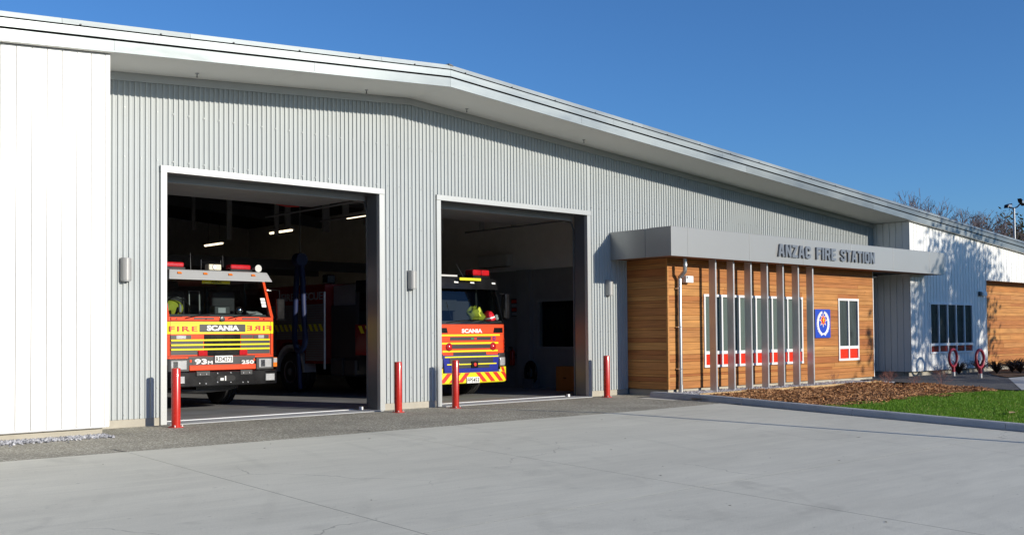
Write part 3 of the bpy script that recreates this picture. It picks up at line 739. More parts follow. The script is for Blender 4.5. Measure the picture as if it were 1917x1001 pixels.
for ci, (a0, a1, dy) in enumerate(fz):
    xs = [-9, -4.5, -.3+ci*.9, 2.26+ci*.6, XR-3.0+ci*.7, XR, XR+3.6+ci, 18.3-ci, 24.6+ci*.8, 31.2-ci, 40]
    for p, q in zip(xs, xs[1:]):
        p2, q2 = p+.002, q-.002
        z0a, z0b = zsoff(p2)+a0, zsoff(q2)+a0; z1a, z1b = zsoff(p2)+a1, zsoff(q2)+a1
        m = MB(); tl = .012 if ci == 2 else .0
        m.hexa([(p2,YF+dy,z0a),(q2,YF+dy,z0b),(q2,YF+.019,z0b),(p2,YF+.019,z0a)], [(p2,YF+dy+tl,z1a),(q2,YF+dy+tl,z1b),(q2,YF+.019+tl*2,z1b),(p2,YF+.019+tl*2,z1a)])
        m.build('fascia_panel', mFASC, fa)
m = MB(); m.hexa([(XR-.05,YF-.02,zsoff(XR)+.402),(XR+.07,YF-.02,zsoff(XR)+.398),(XR+.07,YF+.12,zsoff(XR)+.402),(XR-.05,YF+.12,zsoff(XR)+.402)], [(XR-.06,YF-.03,zsoff(XR)+.428),(XR+.02,YF-.02,zsoff(XR)+.422),(XR+.02,YF+.12,zsoff(XR)+.425),(XR-.06,YF+.12,zsoff(XR)+.432)]); m.build('ridge_cap', mBEAM, fa)
# roof fixings on the top course
m = MB(); x = -8.0
while x < 39:
    m.box(x-.012, x+.012, YF-.03, YF+.01, zsoff(x)+.338, zsoff(x)+.352); x += 1.22
tag(m.build('fascia_fixings', mBEAM, fa, fix=False), kind='stuff')
for p, q in [(2.24, 5.5), (5.5, XR), (XR, 12.6), (12.6, 17.2), (17.2, 22.1), (22.1, WX0+.1)]:
    m = MB(); m.hexa([(p+.002,YF+.001,zsoff(p)),(q-.002,YF+.001,zsoff(q)),(q-.002,.011,zsoff(q)),(p+.002,.011,zsoff(p))], [(p+.002,YF+.001,zsoff(p)+.02),(q-.002,YF+.001,zsoff(q)+.02),(q-.002,.011,zsoff(q)+.02),(p+.002,.011,zsoff(p)+.02)])
    m.build('soffit_panel', mSOFF, st)
for p, q in [(-9, 2.238), (WX0+.102, 40)]:
    m = MB(); m.hexa([(p,YF+.001,zsoff(p)),(q,YF+.001,zsoff(q)),(q,YW+.1,zsoff(q)),(p,YW+.1,zsoff(p))], [(p,YF+.001,zsoff(p)+.02),(q,YF+.001,zsoff(q)+.02),(q,YW+.1,zsoff(q)+.02),(p,YW+.1,zsoff(p)+.02)])
    m.build('soffit_panel', mSOFF, st)
# outer shell behind
box('back_wall', mIBLOCK, st, 2.25, 40, 20.0, 20.2, 0, 3.8)
box('end_wall', mIBLOCK, st, -8.2, -8.0, YW+.05, 20, 0, 4.6)
box('end_wall', mIBLOCK, st, 39.8, 40, RY+.4, 20, 0, 3.7)

# ---- inside of the bays
BX0, BX1 = 2.3, 16.0
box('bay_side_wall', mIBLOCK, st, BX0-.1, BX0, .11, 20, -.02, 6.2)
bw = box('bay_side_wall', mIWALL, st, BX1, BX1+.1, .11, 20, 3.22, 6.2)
RWN = (2.47, 3.80, 1.12, 2.33)    # y0,y1,z0,z1
for a, b, z0, z1 in [(.11, RWN[0], -.02, 3.215), (RWN[0], RWN[1], -.02, RWN[2]), (RWN[0], RWN[1], RWN[3], 3.215), (RWN[1], 20, -.02, 3.215)]:
    box('block_wall', mIBLOCK, bw, BX1-.02, BX1+.1, a, b, z0, z1)
box('pier', mIBLOCK, bw, BX1-.16, BX1-.021, 4.05, 4.55, 0, 3.215)
iw = box('office_window', mDOORP, st, BX1-.05, BX1-.021, RWN[0]-.07, RWN[1]+.07, RWN[3], RWN[3]+.07)
box('sill', mDOORP, iw, BX1-.05, BX1-.021, RWN[0]-.07, RWN[1]+.07, RWN[2]-.07, RWN[2])
for y in (RWN[0]-.07, RWN[1]): box('frame', mDOORP, iw, BX1-.05, BX1-.021, y, y+.07, RWN[2], RWN[3])
box('pane', mPANE, iw, BX1+.0, BX1+.006, RWN[0], RWN[1], RWN[2], RWN[3]); box('room', mDPANE, iw, BX1+.3, BX1+.32, RWN[0]-.5, RWN[1]+.5, RWN[2]-.3, RWN[3]+.3)
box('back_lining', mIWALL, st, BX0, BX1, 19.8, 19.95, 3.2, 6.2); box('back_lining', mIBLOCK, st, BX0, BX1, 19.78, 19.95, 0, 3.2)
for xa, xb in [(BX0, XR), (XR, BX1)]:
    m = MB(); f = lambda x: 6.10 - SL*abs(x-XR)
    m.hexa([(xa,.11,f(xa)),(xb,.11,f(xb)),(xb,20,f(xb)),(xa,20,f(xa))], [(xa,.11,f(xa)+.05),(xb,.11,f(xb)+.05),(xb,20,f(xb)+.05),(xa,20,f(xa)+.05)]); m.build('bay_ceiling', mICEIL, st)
for y in (5.2, 9.8, 14.6):
    for xa, xb in [(BX0, XR), (XR, BX1)]:
        m = MB(); f = lambda x: 6.08 - SL*abs(x-XR)
        m.hexa([(xa,y,f(xa)-.36),(xb,y,f(xb)-.36),(xb,y+.16,f(xb)-.36),(xa,y+.16,f(xa)-.36)], [(xa,y,f(xa)),(xb,y,f(xb)),(xb,y+.16,f(xb)),(xa,y+.16,f(xa))]); m.build('rafter', mBEAM, st)
    for x in (BX0+.02,): box('column', mBEAM, st, x, x+.25, y, y+.16, 0, 5.5)
for xa, xb, y, z0 in [(9.47, 9.61, 9.0, 4.04), (10.91, 11.03, 9.0, 4.24), (11.24, 11.40, 9.0, 4.48), (12.14, 12.35, 8.5, 4.38), (12.80, 13.0, 8.5, 4.89), (13.53, 13.66, 8.5, 4.66), (9.45, 9.54, 11, 4.46), (14.6, 14.72, 4.6, 4.25), (15.2, 15.35, 4.0, 4.35), (13.2, 13.3, 4.6, 4.15)]:
    box('track_hanger', mHANG, st, xa, xb, y, y+.06, z0, 5.62)
for xa, xb, y, z in [(9.2, 14.2, 9.06, 5.25), (4.2, 8.4, 6.4, 4.9)]: MB().tube([(xa, y, z), (xb, y, z+.1)], .05, 6).build('roof_conduit', mHANG, st)
for z, y in ((3.35, 9.6), (3.5, 14.4)): box('tie_beam', mBEAM, st, BX0+.3, BX1-.3, y, y+.18, z, z+.28)
MB().tube([(8.2, 4.2, 5.0), (8.2, 4.2, 4.42), (8.45, 4.2, 4.40), (8.75, 4.2, 4.42)], .03, 6).build('sprinkler_pipe', mTRDEC, st)
MB().tube([(13.1, 3.2, 5.0), (13.1, 3.2, 4.52), (12.55, 3.2, 4.47)], .03, 6).build('sprinkler_pipe', mTRDEC, st)

# ================================================================== THINGS ON AND AROUND THE BUILDING
# lettering on the canopy
LET = {
 'A': ([[(0,0),(1.35,7),(3.65,7),(5,0),(3.5,0),(3.2,1.6),(1.8,1.6),(1.5,0)], [(2.02,2.9),(2.98,2.9),(2.5,5.5)]], 5),
 'N': ([[(0,0),(0,7),(1.4,7),(3.2,3.1),(3.2,7),(4.6,7),(4.6,0),(3.2,0),(1.4,3.9),(1.4,0)]], 4.6),
 'Z': ([[(0,0),(0,1.4),(2.65,5.6),(.1,5.6),(.1,7),(4.4,7),(4.4,5.6),(1.8,1.4),(4.4,1.4),(4.4,0)]], 4.4),
 'C': ([[(1,0),(0,1),(0,6),(1,7),(3.6,7),(4.6,6),(4.6,4.5),(3.15,4.5),(3.15,5.55),(1.45,5.55),(1.45,1.45),(3.15,1.45),(3.15,2.5),(4.6,2.5),(4.6,1),(3.6,0)]], 4.6),
 'F': ([[(0,0),(0,7),(4.1,7),(4.1,5.6),(1.45,5.6),(1.45,4.2),(3.7,4.2),(3.7,2.8),(1.45,2.8),(1.45,0)]], 4.1),
 'I': ([[(0,0),(0,7),(1.45,7),(1.45,0)]], 1.45),
 'R': ([[(0,0),(0,7),(3.6,7),(4.6,6),(4.6,3.7),(3.85,2.85),(4.8,0),(3.25,0),(2.5,2.6),(1.45,2.6),(1.45,0)], [(1.45,3.95),(3.15,3.95),(3.15,5.65),(1.45,5.65)]], 4.8),
 'E': ([[(0,0),(0,7),(4.1,7),(4.1,5.6),(1.45,5.6),(1.45,4.2),(3.7,4.2),(3.7,2.8),(1.45,2.8),(1.45,1.4),(4.1,1.4),(4.1,0)]], 4.1),
 'S': ([[(1,0),(0,1),(0,2.4),(1.45,2.4),(1.45,1.4),(3.15,1.4),(3.15,2.5),(0,4.2),(0,6),(1,7),(3.6,7),(4.6,6),(4.6,4.7),(3.15,4.7),(3.15,5.6),(1.45,5.6),(1.45,4.8),(4.6,3.05),(4.6,1),(3.6,0)]], 4.6),
 'T': ([[(1.45,0),(1.45,5.6),(0,5.6),(0,7),(4.35,7),(4.35,5.6),(2.9,5.6),(2.9,0)]], 4.35),
 'O': ([[(1,0),(0,1),(0,6),(1,7),(3.6,7),(4.6,6),(4.6,1),(3.6,0)], [(1.45,1.45),(3.15,1.45),(3.15,5.55),(1.45,5.55)]], 4.6)}
sg = empty('building_sign', (21.1, YC, 3.35)); tag(sg, 'raised dark grey capital letters along the front of the grey canopy', 'sign')
for word, xa, xb in [('ANZAC', 18.80, 20.29), ('FIRE', 20.56, 21.52), ('STATION', 21.77, 23.57)]:
    tot = sum(LET[c][1] for c in word) + .8*(len(word)-1); k = (xb-xa)/tot; x = xa
    for c in word:
        outline('letter', LET[c][0], (k, .315/7), x-21.1, .0, -.012, .034, mLETTER, sg); x += (LET[c][1]+.8)*k
# emblem plate
em = empty('emblem_sign', (21.83, YB-.03, 1.29)); tag(em, 'blue square sign with white fern wreath and red star on cedar wall', 'sign')
MB().box(-.385, .385, -.012, .012, 0, .78).build('plate', mSIGNB, em, bevel=.008)
for s in (-1, 1):
    m = MB()
    for i in range(19):
        t = i/18; a = R(-78 + 152*t); cx_, cz_ = s*.27*math.cos(a), .40 + .30*math.sin(a)
        tx, tz = -s*math.sin(a), math.cos(a)                    # along the stem
        nx, nz = s*math.cos(a), math.sin(a)
        for w in (-1, 1):
            l = .10*(.45+.55*math.sin(math.pi*min(1, .15+t*.8))); dx, dz = tx*.75 + w*nx*.65, tz*.75 + w*nz*.65
            px, pz = -dz*.011, dx*.011; e = -.0155 - (.002 if w > 0 else 0) - .0002*i
            m.add([(cx_-px, e, cz_-pz), (cx_+dx*l*.5-px*1.3, e, cz_+dz*l*.5-pz*1.3), (cx_+dx*l, e, cz_+dz*l), (cx_+dx*l*.5+px*1.3, e, cz_+dz*l*.5+pz*1.3), (cx_+px, e, cz_+pz)], [(0,1,2,3,4)])
    m.tube([(s*.27*math.cos(R(-90+8*i)), -.014, .40+.30*math.sin(R(-90+8*i))) for i in range(20)], .009, 5)
    m.build('fern_branch', mTWHITE, em, fix=False)
m = MB()
for s in (-1, 1): m.prism([(s*.11, .055), (s*.13, .075), (-s*.04, .135), (-s*.055, .115)], 'y', -.020 - (.003 if s > 0 else 0), -.013)
m.build('stem_cross', mTWHITE, em)
def star(n, r0, r1, c, rot=0): return [(c[0] + (r0 if i % 2 == 0 else r1)*math.sin(math.pi*i/n+rot), c[1] + (r0 if i % 2 == 0 else r1)*math.cos(math.pi*i/n+rot)) for i in range(2*n)]
MB().prism(star(8, .20, .10, (0, .48)), 'y', -.019, -.012).build('star', mTWHITE, em)
MB().prism(star(8, .155, .085, (0, .48)), 'y', -.022, -.0195).build('star_inner', mSIGNO, em)
MB().prism([(.085*math.sin(i*math.pi/12), .48+.095*math.cos(i*math.pi/12)) for i in range(24)], 'y', -.026, -.0225).build('disc', mTRDEC, em)
m = MB(); m.prism([(-.012,.42),(.012,.42),(.02,.48),(.045,.52),(.035,.53),(.012,.51),(.01,.555),(-.015,.555),(-.012,.51),(-.04,.49),(-.035,.475),(-.015,.485)], 'y', -.030, -.0265); m.build('figure', mTYEL, em)

# wall lights beside the bays
def wall_light(x, y, z0, z1, label, rad=.078):
    o = empty('wall_light', (x, y, z0)); tag(o, label, 'wall light', 'up and down lights on the grey wall')
    h = z1-z0; n = 12; prof = [(rad*math.cos(math.pi*i/n), -.06-rad*math.sin(math.pi*i/n)*.9) for i in range(n+1)]
    MB().prism([(rad, .0)] + prof + [(-rad, .0)], 'z', .012, h-.012).build('body', mLAMPW, o, bevel=.004)
    MB().prism([(rad*.9, -.004)] + [(p[0]*.9, p[1]*.92) for p in prof] + [(-rad*.9, -.004)], 'z', 0, .0115).build('lens', mTGREY, o)
    MB().prism([(rad*.9, -.004)] + [(p[0]*.9, p[1]*.92) for p in prof] + [(-rad*.9, -.004)], 'z', h-.0115, h).build('lens', mTGREY, o)
    box('back_plate', mLAMPW, o, -rad-.006, rad+.006, -.0005, .04, -.004, h+.004)
    return o
wall_light(2.965, -.036, 2.355, 2.735, 'half-round grey wall light beside the white wall, left of the first bay')
wall_light(8.735, -.036, 2.362, 2.730, 'half-round grey wall light on the pier between the two bays')
wall_light(14.535, -.036, 2.346, 2.720, 'half-round grey wall light under the canopy shadow, right of the second bay')
o = empty('bulkhead_light', (31.88, YW, 2.62)); tag(o, 'small square bulkhead light on the white boards above the hoops', 'wall light')
box('housing', mTDG, o, -.16, -.04, -.07, .0, 0, .15, bevel=.01); box('lens', mTWHITE, o, -.038, .26, -.13, 0, .005, .145, bevel=.012)
# soffit fittings
for (x, y), lb in zip([(4.003, -.462), (7.43, -.413), (9.953, -.353), (13.335, -.436)], ['leftmost of the four small fittings under the white soffit, above the first bay', 'small soffit fitting left of the roof ridge', 'small soffit fitting right of the roof ridge', 'rightmost of the four small fittings under the white soffit, above the second bay']):
    z = zsoff(x); o = empty('soffit_sprinkler', (x, y, z)); tag(o, lb, 'sprinkler', 'small sprinkler heads under the soffit')
    MB().lathe([(.034, 0), (.034, -.010), (.022, -.014)], (0, 0, 0), n=10).build('flange', mTGREY, o); MB().tube([(0, 0, -.014), (0, 0, -.062)], .009, 6).build('stem', mBEAM, o)
    MB().lathe([(.014, -.062), (.020, -.066), (.014, -.070)], (0, 0, 0), n=8).build('deflector', mTDG, o)
# porch ceiling light
o = empty('porch_light', (26.2, -.35, CZ0)); tag(o, 'round white ceiling light under the canopy by the porch', 'ceiling light')
MB().lathe([(.05, .012), (.17, .005), (.20, -.03), (.19, -.05)], (0, 0, 0), n=18).build('rim', mBLACK, o, smooth='auto'); MB().lathe([(.185, -.051), (.15, -.075), (.0, -.08)], (0, 0, 0), n=18).build('diffuser', mTWHITE, o, smooth='auto')
# downpipe
o = empty('downpipe', (15.565, -1.34, .07)); tag(o, 'round galvanised downpipe with an offset bend at the cedar corner', 'downpipe')
MB().tube([(-.03, -.19, 3.11), (-.03, -.19, 2.84), (-.03, -.18, 2.80), (0, -.015, 2.68), (0, 0, 2.64), (0, 0, .12)], .050, 12).build('pipe', mGALV, o, smooth='auto')
MB().tube([(-.03, -.19, 2.93), (-.03, -.19, 2.985)], .056, 12).build('collar', mGALV, o); MB().tube([(0, 0, .18), (0, 0, 0)], .058, 12).build('shoe', mGALV, o)
for z in (2.42, 1.52, .55):
    m = MB(); m.torus((0, 0, z), .053, .008, (1,0,0), (0,1,0), 14, 5); m.box(-.075, -.045, -.01, .075, z-.012, z+.012); m.build('bracket', mSTEEL, o)
o = empty('alarm_box', (15.87, YB, 2.63)); tag(o, 'small white alarm box fixed to the cedar beside the downpipe', 'alarm box')
box('case', mWINF, o, -.15, .13, -.16, -.02, 0, .16, bevel=.012); box('base', mCREAM, o, -.14, .12, -.019, -.001, .005, .155); box('vent', mTDG, o, -.13, -.095, -.163, -.1605, .09, .145)

# bollards
def bollard(x, y, label):
    o = empty('bollard', (x, y, zg(y))); tag(o, label, 'bollard', 'red steel bollards before the bay doors')
    MB().lathe([(.072, .012), (.072, .935), (.066, .95), (0, .952)], (0, 0, 0), n=24).build('post', mREDP, o, smooth='auto')
    MB().lathe([(.118, .0), (.118, .012), (.073, .0125)], (0, 0, 0), n=24).build('base_plate', mREDP, o)
    for k in range(4):
        a = R(45+90*k + 10); MB().lathe([(.013, .0125), (.013, .035), (.007, .04)], (.096*math.cos(a), .096*math.sin(a), 0), n=6).build('bolt', mSTEEL, o)
bollard(3.572, -.60, 'red steel bollard at the left side of the first bay, before the older truck')
bollard(7.966, -.64, 'red steel bollard before the grey pier, left of its neighbour')
bollard(9.431, -.56, 'red steel bollard before the truck with striped bumper')
bollard(13.988, -.46, 'red steel bollard at the right side of the second bay by the canopy')
# sensors by the doors
for x, y, lb in [(7.767, .301, 'tiny white sensor box on the threshold of the first bay'), (13.40, .20, 'tiny white sensor box on the threshold of the second bay')]:
    tag(box('door_sensor', mTWHITE, None, x-.03, x+.03, y-.03, y+.03, .0145, .075, bevel=.004), lb, 'sensor')
# hoops
def hoop(x, y, label):
    z = .07; o = empty('bike_hoop', (x, y, z)); tag(o, label, 'bike stand', 'red bike stands by the path')
    MB().torus((0, 0, .56), .26, .042, (1,0,0), (0,0,1), 32, 10).build('ring', M('hoop red', (.26,.014,.03), .4, var=.08), o, smooth=True)  # red darkened, with the tree's shade put into the colour
    MB().tube([(0, 0, .13), (0, 0, .33)], .055, 14).build('neck', MATS['hoop red'], o, smooth='auto'); MB().tube([(0, 0, 0), (0, 0, .131)], .062, 14).build('post', mGALV, o, smooth='auto')
hoop(27.82, -2.12, 'round red bike stand below the dark window, the nearer to the canopy'); hoop(27.13, -3.24, 'round red bike stand by the cedar panel at right')

# ---- inside things
def batten(x, y, z, label):
    o = empty('ceiling_light', (x, y, z)); tag(o, label, 'ceiling light', 'fluorescent battens in the bay')
    box('housing', mACU, o, -.10, .10, -.65, .65, .035, .10); MB().tube([(0, -.62, .015), (0, .62, .015)], .035, 8).build('tube', mTUBE, o); 
    for y_ in (-.4, .4): MB().tube([(0, y_, .10), (0, y_, 6.0-SL*abs(x-XR)-z+.05)], .006, 4).build('hanger', mBEAM, o)
for (x, y, lb) in [(12.747, 16.25, 'lowest and leftmost of the lit strip lights inside the first bay'), (12.28, 11.04, 'middle lit strip light inside the first bay'), (11.74, 6.08, 'lit strip light near the top right corner of the first bay')]: batten(x, y, 4.56, lb)
o = empty('hose_reel', (9.78, 5.84, 3.21)); tag(o, 'blue exhaust hose hanging in a loop from the bay ceiling', 'hose')
MB().lathe([(.16, -.1), (.17, -.05), (.17, .12), (.1, .16)], (0, 0, .12), axis='y', n=14).build('drum', mHOSE, o)
MB().tube([(0, 0, .28), (0, 0, 2.55)], .015, 5).build('hanger', mBEAM, o)
MB().tube(smooth_path([(0, .10, .0), (0, .20, -.6), (.03, .30, -1.4), (.02, .30, -1.8), (0, .16, -2.08), (0, -.06, -2.1), (0, -.22, -1.85), (-.03, -.20, -1.1), (0, -.12, -.4), (0, -.06, 0)]), .068, 10).build('hose', mHOSE, o, smooth='auto')
MB().tube([(0, .1, -2.1), (0, .05, -2.6), (0, .0, -3.05)], .05, 8).build('tail', mHOSE, o)
o = empty('air_conditioner', (BX1-.021, 5.45, 3.35)); tag(o, 'white air conditioning unit high on the wall of the second bay', 'air conditioner')
box('case', mACU, o, -.24, 0, -.62, .62, 0, .34, bevel=.03); box('louvre', mTDG, o, -.215, -.06, -.58, .58, -.012, -.001)
o = empty('fire_extinguisher', (BX1-.15, 4.75, .60)); tag(o, 'red fire extinguisher on the dark wall of the second bay', 'extinguisher')
MB().lathe([(.06, 0), (.075, .02), (.075, .36), (.05, .42), (.02, .44)], (0, 0, 0), n=14).build('cylinder', mTRDEC, o, smooth='auto'); MB().tube([(0, 0, .44), (0, 0, .48), (-.1, .03, .5)], .02, 6).build('valve', mBLACK, o); MB().tube([(0, 0, .46), (-.1, -.06, .4), (-.09, -.05, .15)], .012, 6).build('hose', mBLACK, o); box('bracket', mBEAM, o, .075, .13, -.03, .03, .2, .3)
o = empty('wall_notice', (BX1-.021, 4.78, 1.95)); tag(o, 'red and white notice board on the dark wall of the second bay', 'notice')
box('board', mTDG, o, -.01, 0, -.13, .13, 0, .5)
for k in range(4): box('panel', mTRDEC if k % 2 else mTGREY, o, -.014, -.0105, -.11, .11, .03+k*.115, .12+k*.115)
o = empty('plywood_cabinet', (15.55, 2.1, .006)); tag(o, 'orange plywood cabinet standing by the right jamb of the second bay', 'cabinet')
box('carcass', mORNG, o, -.30, .30, -.35, .35, 0, .62, bevel=.006); box('door', mORNG, o, -.32, -.302, -.33, .33, .04, .60, bevel=.004); MB().tube([(-.34, -.05, .33), (-.34, .05, .33)], .01, 6).build('handle', mBLACK, o)
o = empty('hose_coil', (15.55, 3.7, .006)); tag(o, 'dark coiled hose heaped against the wall of the second bay', 'hose')
for k in range(5): MB().torus((0, 0, .42), .16+.035*k, .035, (0.25,.968,0), (0,0,1), 20, 6).build('coil', mBLACK, o, smooth=True)
box('stand', mBEAM, o, -.12, .12, -.2, .2, 0, .26)

# ================================================================== FIRE TRUCKS (built facing -y, front at y = 0)
class Front:
    def __init__(s, w, r, zd, rk, bulge=.02): s.w, s.r, s.zd, s.rk, s.b = w, r, zd, rk, bulge
    def y(s, x, z):
        a = abs(x); e = s.b*(a/s.w)**2; q = a-(s.w-s.r)
        if q > 0: e += s.r - math.sqrt(max(0, s.r*s.r - min(q, s.r)**2))
        return e + max(0, z-s.zd)*s.rk
    def patch(s, name, x0, x1, z0, z1, mat, parent, off=.006, back=.004, x0t=None, x1t=None, bevel=0, nx=None, smooth=True):
        """thin curved plate standing off the front surface"""
        x0t = x0 if x0t is None else x0t; x1t = x1 if x1t is None else x1t
        nx = nx or max(2, int(abs(x1-x0)/.05)); nz = 2 if z1 > s.zd+.05 and z0 < s.zd-.05 else 1; m = MB()
        grid = []
        for d in (-off, back):
            for j in range(nz+1):
                t = j/nz; z = z0+(z1-z0)*t
                for i in range(nx+1):
                    xa = x0+(x0t-x0)*t; xb = x1+(x1t-x1)*t; x = xa+(xb-xa)*i/nx; m.v.append((x, s.y(x, z)+d, z))
        n = nx+1; h = n*(nz+1)
        for j in range(nz):
            for i in range(nx):
                a = j*n+i; m.f.append((a, a+1, a+n+1, a+n)); m.f.append((h+a, h+a+n, h+a+n+1, h+a+1))
        for i in range(nx):
            m.f.append((i+1, i, h+i, h+i+1)); a = nz*n+i; m.f.append((a, a+1, h+a+1, h+a))
        for j in range(nz):
            a = j*n; m.f.append((a, a+n, h+a+n, h+a)); a = j*n+nx; m.f.append((a+n, a, h+a, h+a+n))
        m.mi = [0]*len(m.f)
        return m.build(name, mat, parent, smooth='auto', bevel=bevel)
    def plan(s, z, depth, n=10):
        pts = []
        for i in range(n+1):
            t = i/n; x = -s.w + s.r*(1-math.cos(t*math.pi/2)); pts.append((x, s.y(x, z)))
        for i in range(1, 12): x = (-s.w+s.r) + (2*s.w-2*s.r)*i/12; pts.append((x, s.y(x, z)))
        for i in range(n+1):
            t = i/n; x = s.w-s.r + s.r*math.sin(t*math.pi/2); pts.append((x, s.y(x, z)))
        pts += [(s.w, depth), (-s.w, depth)]
        return pts
def loft(name, rings, mat, parent, smooth='auto'):
    m = MB(); n = len(rings[0])
    for r in rings: m.v += r
    for i in range(len(rings)-1):
        for k in range(n): k2 = (k+1) % n; m.f.append((i*n+k, i*n+k2, (i+1)*n+k2, (i+1)*n+k))
    m.f.append(tuple(range(n))[::-1]); m.f.append(tuple((len(rings)-1)*n+k for k in range(n))); m.mi = [0]*len(m.f)
    return m.build(name, mat, parent, smooth=smooth)
def wheel(parent, x, y, r, w, out):
    t = MB(); a = w/2
    t.lathe([(r*.58, -a*.9), (r*.86, -a), (r*.96, -a*.92), (r, -a*.75), (r, a*.75), (r*.96, a*.92), (r*.86, a), (r*.58, a*.9)], (x, y, r), axis='x', n=30)
    wh = t.build('wheel', mRUBBER, parent, smooth='auto')
    g = MB()
    for k in (-.5, -.17, .17, .5): g.lathe([(r+.001, k*w*.8-.012), (r+.004, k*w*.8-.006), (r+.004, k*w*.8+.006), (r+.001, k*w*.8+.012)], (x, y, r), axis='x', n=30)
    g.build('tread_rib', mBLACK, wh)
    s = out; MB().lathe([(r*.57, s*a*.6), (r*.57, s*a*.95), (r*.50, s*a*.9), (r*.42, s*a*.35), (r*.2, s*a*.3), (r*.18, s*a*1.0), (.001, s*a*1.02)], (x, y, r), axis='x', n=24).build('rim', mTSIL, wh, smooth='auto')
    return wh
def cab_base(t, F, z0, zr, depth, paint, roofmat, glass_top, wsw_b, wsw_t):
    """hollow cab: lower body, pillars, roof, glazing, seats"""
    pillar = mTDG
    body = loft('cab_body', [[(x, y, z) for x, y in F.plan(z, depth)] for z in (z0, F.zd-.04, F.zd)], paint, t)
    zt = glass_top; w = F.w
    for s in (-1, 1):
        yb, yt = F.y(wsw_b, F.zd), F.y(wsw_t, zt)
        m = MB(); a, b = s*wsw_b, s*wsw_t
        m.hexa([(a, F.y(a, F.zd)+.005, F.zd), (s*w, F.y(w-.02, F.zd)+.02, F.zd), (s*w, F.y(w-.02, F.zd)+.16, F.zd), (a, F.y(a, F.zd)+.09, F.zd)],
               [(b, F.y(b, zt)+.005, zt), (s*(w-.03), F.y(w-.03, zt)+.02, zt), (s*(w-.03), F.y(w-.03, zt)+.16, zt), (b, F.y(b, zt)+.09, zt)])
        m.build('windscreen_pillar', pillar if roofmat is mBLACK else paint, t, bevel=.01)
        for y0, y1 in ((1.15, 1.30), (depth-.12, depth)):
            m = MB(); m.hexa([(s*w, y0, F.zd), (s*w, y1, F.zd), (s*(w-.06), y1, F.zd), (s*(w-.06), y0, F.zd)], [(s*(w-.03), y0, zt), (s*(w-.03), y1, zt), (s*(w-.09), y1, zt), (s*(w-.09), y0, zt)]); m.build('door_pillar', pillar, t)
        for y0, y1 in ((.40, 1.14), (1.31, depth-.13)):
            m = MB(); m.hexa([(s*(w-.02), y0, F.zd), (s*(w-.02), y1, F.zd), (s*(w-.03), y1, F.zd), (s*(w-.03), y0, F.zd)], [(s*(w-.045), y0+.25*(y0 < 1), zt), (s*(w-.045), y1, zt), (s*(w-.055), y1, zt), (s*(w-.055), y0+.25*(y0 < 1), zt)]); m.build('side_window', mWSCR, t)
    box('cab_back', mTDG, t, -w+.1, w-.1, depth-.06, depth-.01, F.zd, zt)
    roof = loft('cab_roof', [[(x*f, y+dy, z) for x, y in F.plan(zt, depth)] for z, f, dy in ((zt, .985, 0), (zt+(zr-zt)*.7, .98, .01), (zr, .94, .06))], roofmat, t)
    # windscreen
    m = MB(); n = 14; th = .006
    for d in (0, th):
        for z, ww in ((F.zd+.002, wsw_b-.004), (zt-.002, wsw_t-.004)):
            for i in range(n+1): x = -ww+2*ww*i/n; m.v.append((x, F.y(x, z)+.02+d, z))
    k = n+1; m.f = [(i, i+1, k+i+1, k+i) for i in range(n)]; m.v = m.v[:2*k]; m.mi = [0]*n
    m.build('windscreen', mWSCR, t, smooth=True, fix=False)
    box('dashboard', mDASH, t, -w+.12, w-.12, F.y(0, F.zd)+.14, .62, F.zd-.001+.002, F.zd+.05, bevel=.02)
    for x in (-.55, .55):
        sb = box('seat', mSEAT, t, x-.26, x+.26, 1.0, 1.15, F.zd+.002, F.zd+.55, bevel=.05); box('headrest', mSEAT, sb, x-.14, x+.14, 1.02, 1.12, F.zd+.56, F.zd+.72, bevel=.04)
    return body

# ---------- truck in the first bay
t1 = empty('fire_truck', (5.85, 2.25, .006)); tag(t1, 'older boxy red and yellow fire truck with grey sun visor in the first bay', 'fire truck')
F = Front(1.17, .10, 1.835, .42, .012)
cab_base(t1, F, .80, 2.74, 3.0, mTRED, mTGREY, 2.56, 1.07, 1.06)
# grille field and bars
F.patch('badge_band', -1.135, 1.135, 1.503, 1.738, mTYEL, t1, .006)
bd = F.patch('badge_plate', -.478, .494, 1.540, 1.688, mTDG, t1, .014)
text('lettering', 'SCANIA', -.335, .350, 1.562, 1.668, -.016, mTWHITE, bd, bold=.05)
text('lettering', 'FIRE', -1.085, -.520, 1.555, 1.652, -.008+.008, mTRDEC, t1, depth=.016, bold=.018, space=1.25)
text('lettering', 'FIRE', .530, 1.075, 1.565, 1.662, -.008+.010, mTRDEC, t1, depth=.018, bold=.018, flip=True, space=1.25)
box('wiper_panel', mTRED, t1, -1.06, 1.06, -.012, .05, 1.76, 1.826, bevel=.012)
F.patch('grille', -.382, .384, 1.075, 1.49, mBLACK, t1, .008)
gm = MB()
for k in range(22): gm.box(-.38, .382, -.0125, -.0085, 1.085+k*.018, 1.092+k*.018)
for k in range(30): gm.box(-.375+k*.026, -.371+k*.026, -.0145, -.0130, 1.08, 1.485)
tag(gm.build('grille_mesh', mBLACK, t1, fix=False), kind='stuff')
for a, b in ((-1.05, -.40), (.40, 1.045)): F.patch('grille_side_panel', a, b, 1.20, 1.395, mTDG, t1, .007)
for a, b in ((-1.05, -.52), (.54, 1.045)): F.patch('grille_side_panel', a, b, 1.105, 1.185, mTDG, t1, .007)
for z in (1.382, 1.292, 1.206): F.patch('grille_bar', -1.055, 1.037, z-.017, z+.017, mTYEL, t1, .022, bevel=.005)
